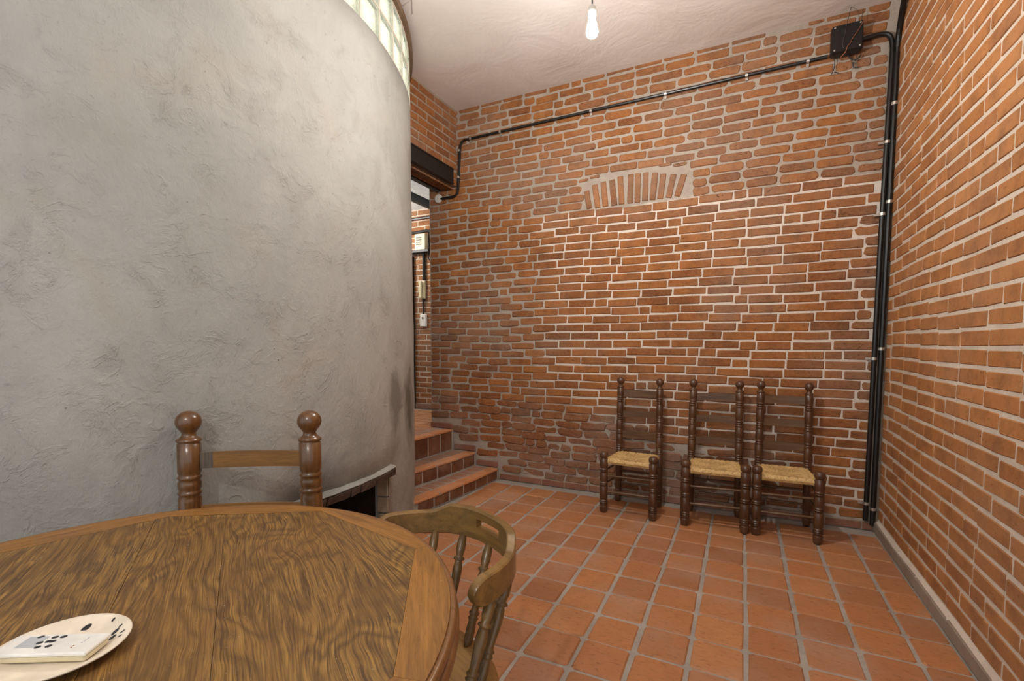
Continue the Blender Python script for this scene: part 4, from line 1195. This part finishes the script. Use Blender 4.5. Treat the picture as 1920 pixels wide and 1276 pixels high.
for t in (.07, .22, .36, .50, .64, .78, .925):
    p1 = bow(t, -TH/2)+Vector((0, 0, .680))
    a = R(178-176*t*1.0); a = PI*(1-t)
    ang = PI*(1-t)
    p0 = Vector((SXO+SA*.82*math.cos(ang), SYO+SB*.84*math.sin(ang), SZ-.012))
    spindle(p0, p1, .0158)
legprof = [(.55, 0), (.7, .05), (.95, .30), (1.05, .42), (.7, .45), (1.15, .47), (.7, .49), (1.05, .56), (1.0, .75), (.7, 1)]
feet = []
for sx, sy in ((-1, -1), (1, -1), (-1, 1), (1, 1)):
    p0 = (SXO+sx*.245, SYO+sy*.205, 0); p1 = (SXO+sx*.165, SYO+sy*.14, SZ-.026); feet.append((Vector(p0), Vector(p1)))
    spindle(p0, p1, .024, 'leg', 'wood_olive_z', legprof)
for a, b_ in ((0, 2), (1, 3)):
    pa = feet[a][0].lerp(feet[a][1], .38); pb = feet[b_][0].lerp(feet[b_][1], .38)
    G().tube([pa, pa.lerp(pb, .5), pb], [.009, .014, .009], 8).out('stretcher', 'wood_olive_z', kc, smooth=True)
pa = feet[0][0].lerp(feet[0][1], .38).lerp(feet[2][0].lerp(feet[2][1], .38), .5); pb = feet[1][0].lerp(feet[1][1], .38).lerp(feet[3][0].lerp(feet[3][1], .38), .5)
G().tube([pa, pa.lerp(pb, .5), pb], [.009, .014, .009], 8).out('stretcher', 'wood_olive_z', kc, smooth=True)
tag(kc, 'olive brown captain chair with bowed back rail, hand slot and turned spindles beside the table', 'chair')

# ------------------------------------------------------------------ plate and remote control
PLX, PLY, PLR = -1.167, .411, .1115
pt = empty('plate', (PLX, PLY, TZ+.0005))
G().lathe([(PLR*.60, 0), (PLR*.64, .001), (PLR*.97, .018), (PLR, .0215), (PLR*.985, .023), (PLR*.93, .0205), (PLR*.70, .009), (PLR*.55, .0065), (PLR*.1, .006)], 56).out('dish', 'plate', pt, smooth=True)
tag(pt, 'round cream plate on the near part of the dining table holding a remote', 'plate')
for k_, (x, y, a, ln, wd) in enumerate(((-.017, .096, .6, .011, .005), (.019, .092, .2, .009, .004), (.047, .083, -.2, .010, .004), (.058, .073, -.5, .008, .004), (.025, .080, .3, .018, .010), (.038, .069, -.2, .015, .010), (-.049, .062, .2, .022, .012))):
    r_ = math.hypot(x, y); z = .0068 if r_ < PLR*.62 else .009+(r_-PLR*.7)/(PLR*.23)*.0115
    sl = 0 if r_ < PLR*.62 else math.atan(.0115/(PLR*.23))
    o = G().lathe([(1, 0), (.95, .0006)], 10).out('painted_leaf', 'button', pt, loc=(x, y, z+.0006))
    o.rotation_euler = (0, 0, a); o.scale = (ln/2, wd/2, 1)
    if sl: o.matrix_local = Matrix.Translation((x, y, z+.0008)) @ Matrix.Rotation(math.atan2(y, x), 4, 'Z') @ Matrix.Rotation(-sl, 4, 'Y') @ Matrix.Rotation(a-math.atan2(y, x)+1.5, 4, 'Z') @ Matrix.Diagonal((ln/2, wd/2, 1, 1))
rm = empty('remote_control', (-1.083, .418, TZ+.0095), math.atan2(-.482, -.876))
RL, RW, RH = .172, .062, .0205
G().box((RL/2, -RW/2, RH*.36), (RL-.004, RW-.004, RH*.72), ch=.004).out('body', 'remote_side', rm)
G().box((RL/2, -RW/2, RH*.82), (RL, RW, RH*.40), ch=.0025).out('cover', 'remote', rm)
G().box((.126, -.036, RH*1.02+.0002), (.036, .034, .0008)).out('screen', 'lcd', rm)
for x, y in ((.102, .020), (.084, .022), (.110, .033), (.0895, .037), (.097, .037), (.096, .050), (.081, .051), (.124, .052)):
    o = G().lathe([(1, 0), (.95, .6), (.6, 1)], 12).out('button', 'button', rm, loc=(x, -y, RH*1.02), smooth=True)
    o.scale = (.0058, .0040, .0014); o.rotation_euler = (0, 0, .4)
g = G()
for i in range(5): g.box((.030-(i % 2)*.001, -.030-i*.0042, RH*1.02+.0001), (.0022, .0028, .0004))
g.out('lettering', 'lcd', rm)
for y in (.016, .021): G().box((.038, -y, RH*1.02+.0001), (.003, .0028, .0004)).out('print_dot', 'red_print', rm)
tag(rm, 'white remote control with grey screen and black buttons lying on the plate', 'remote')
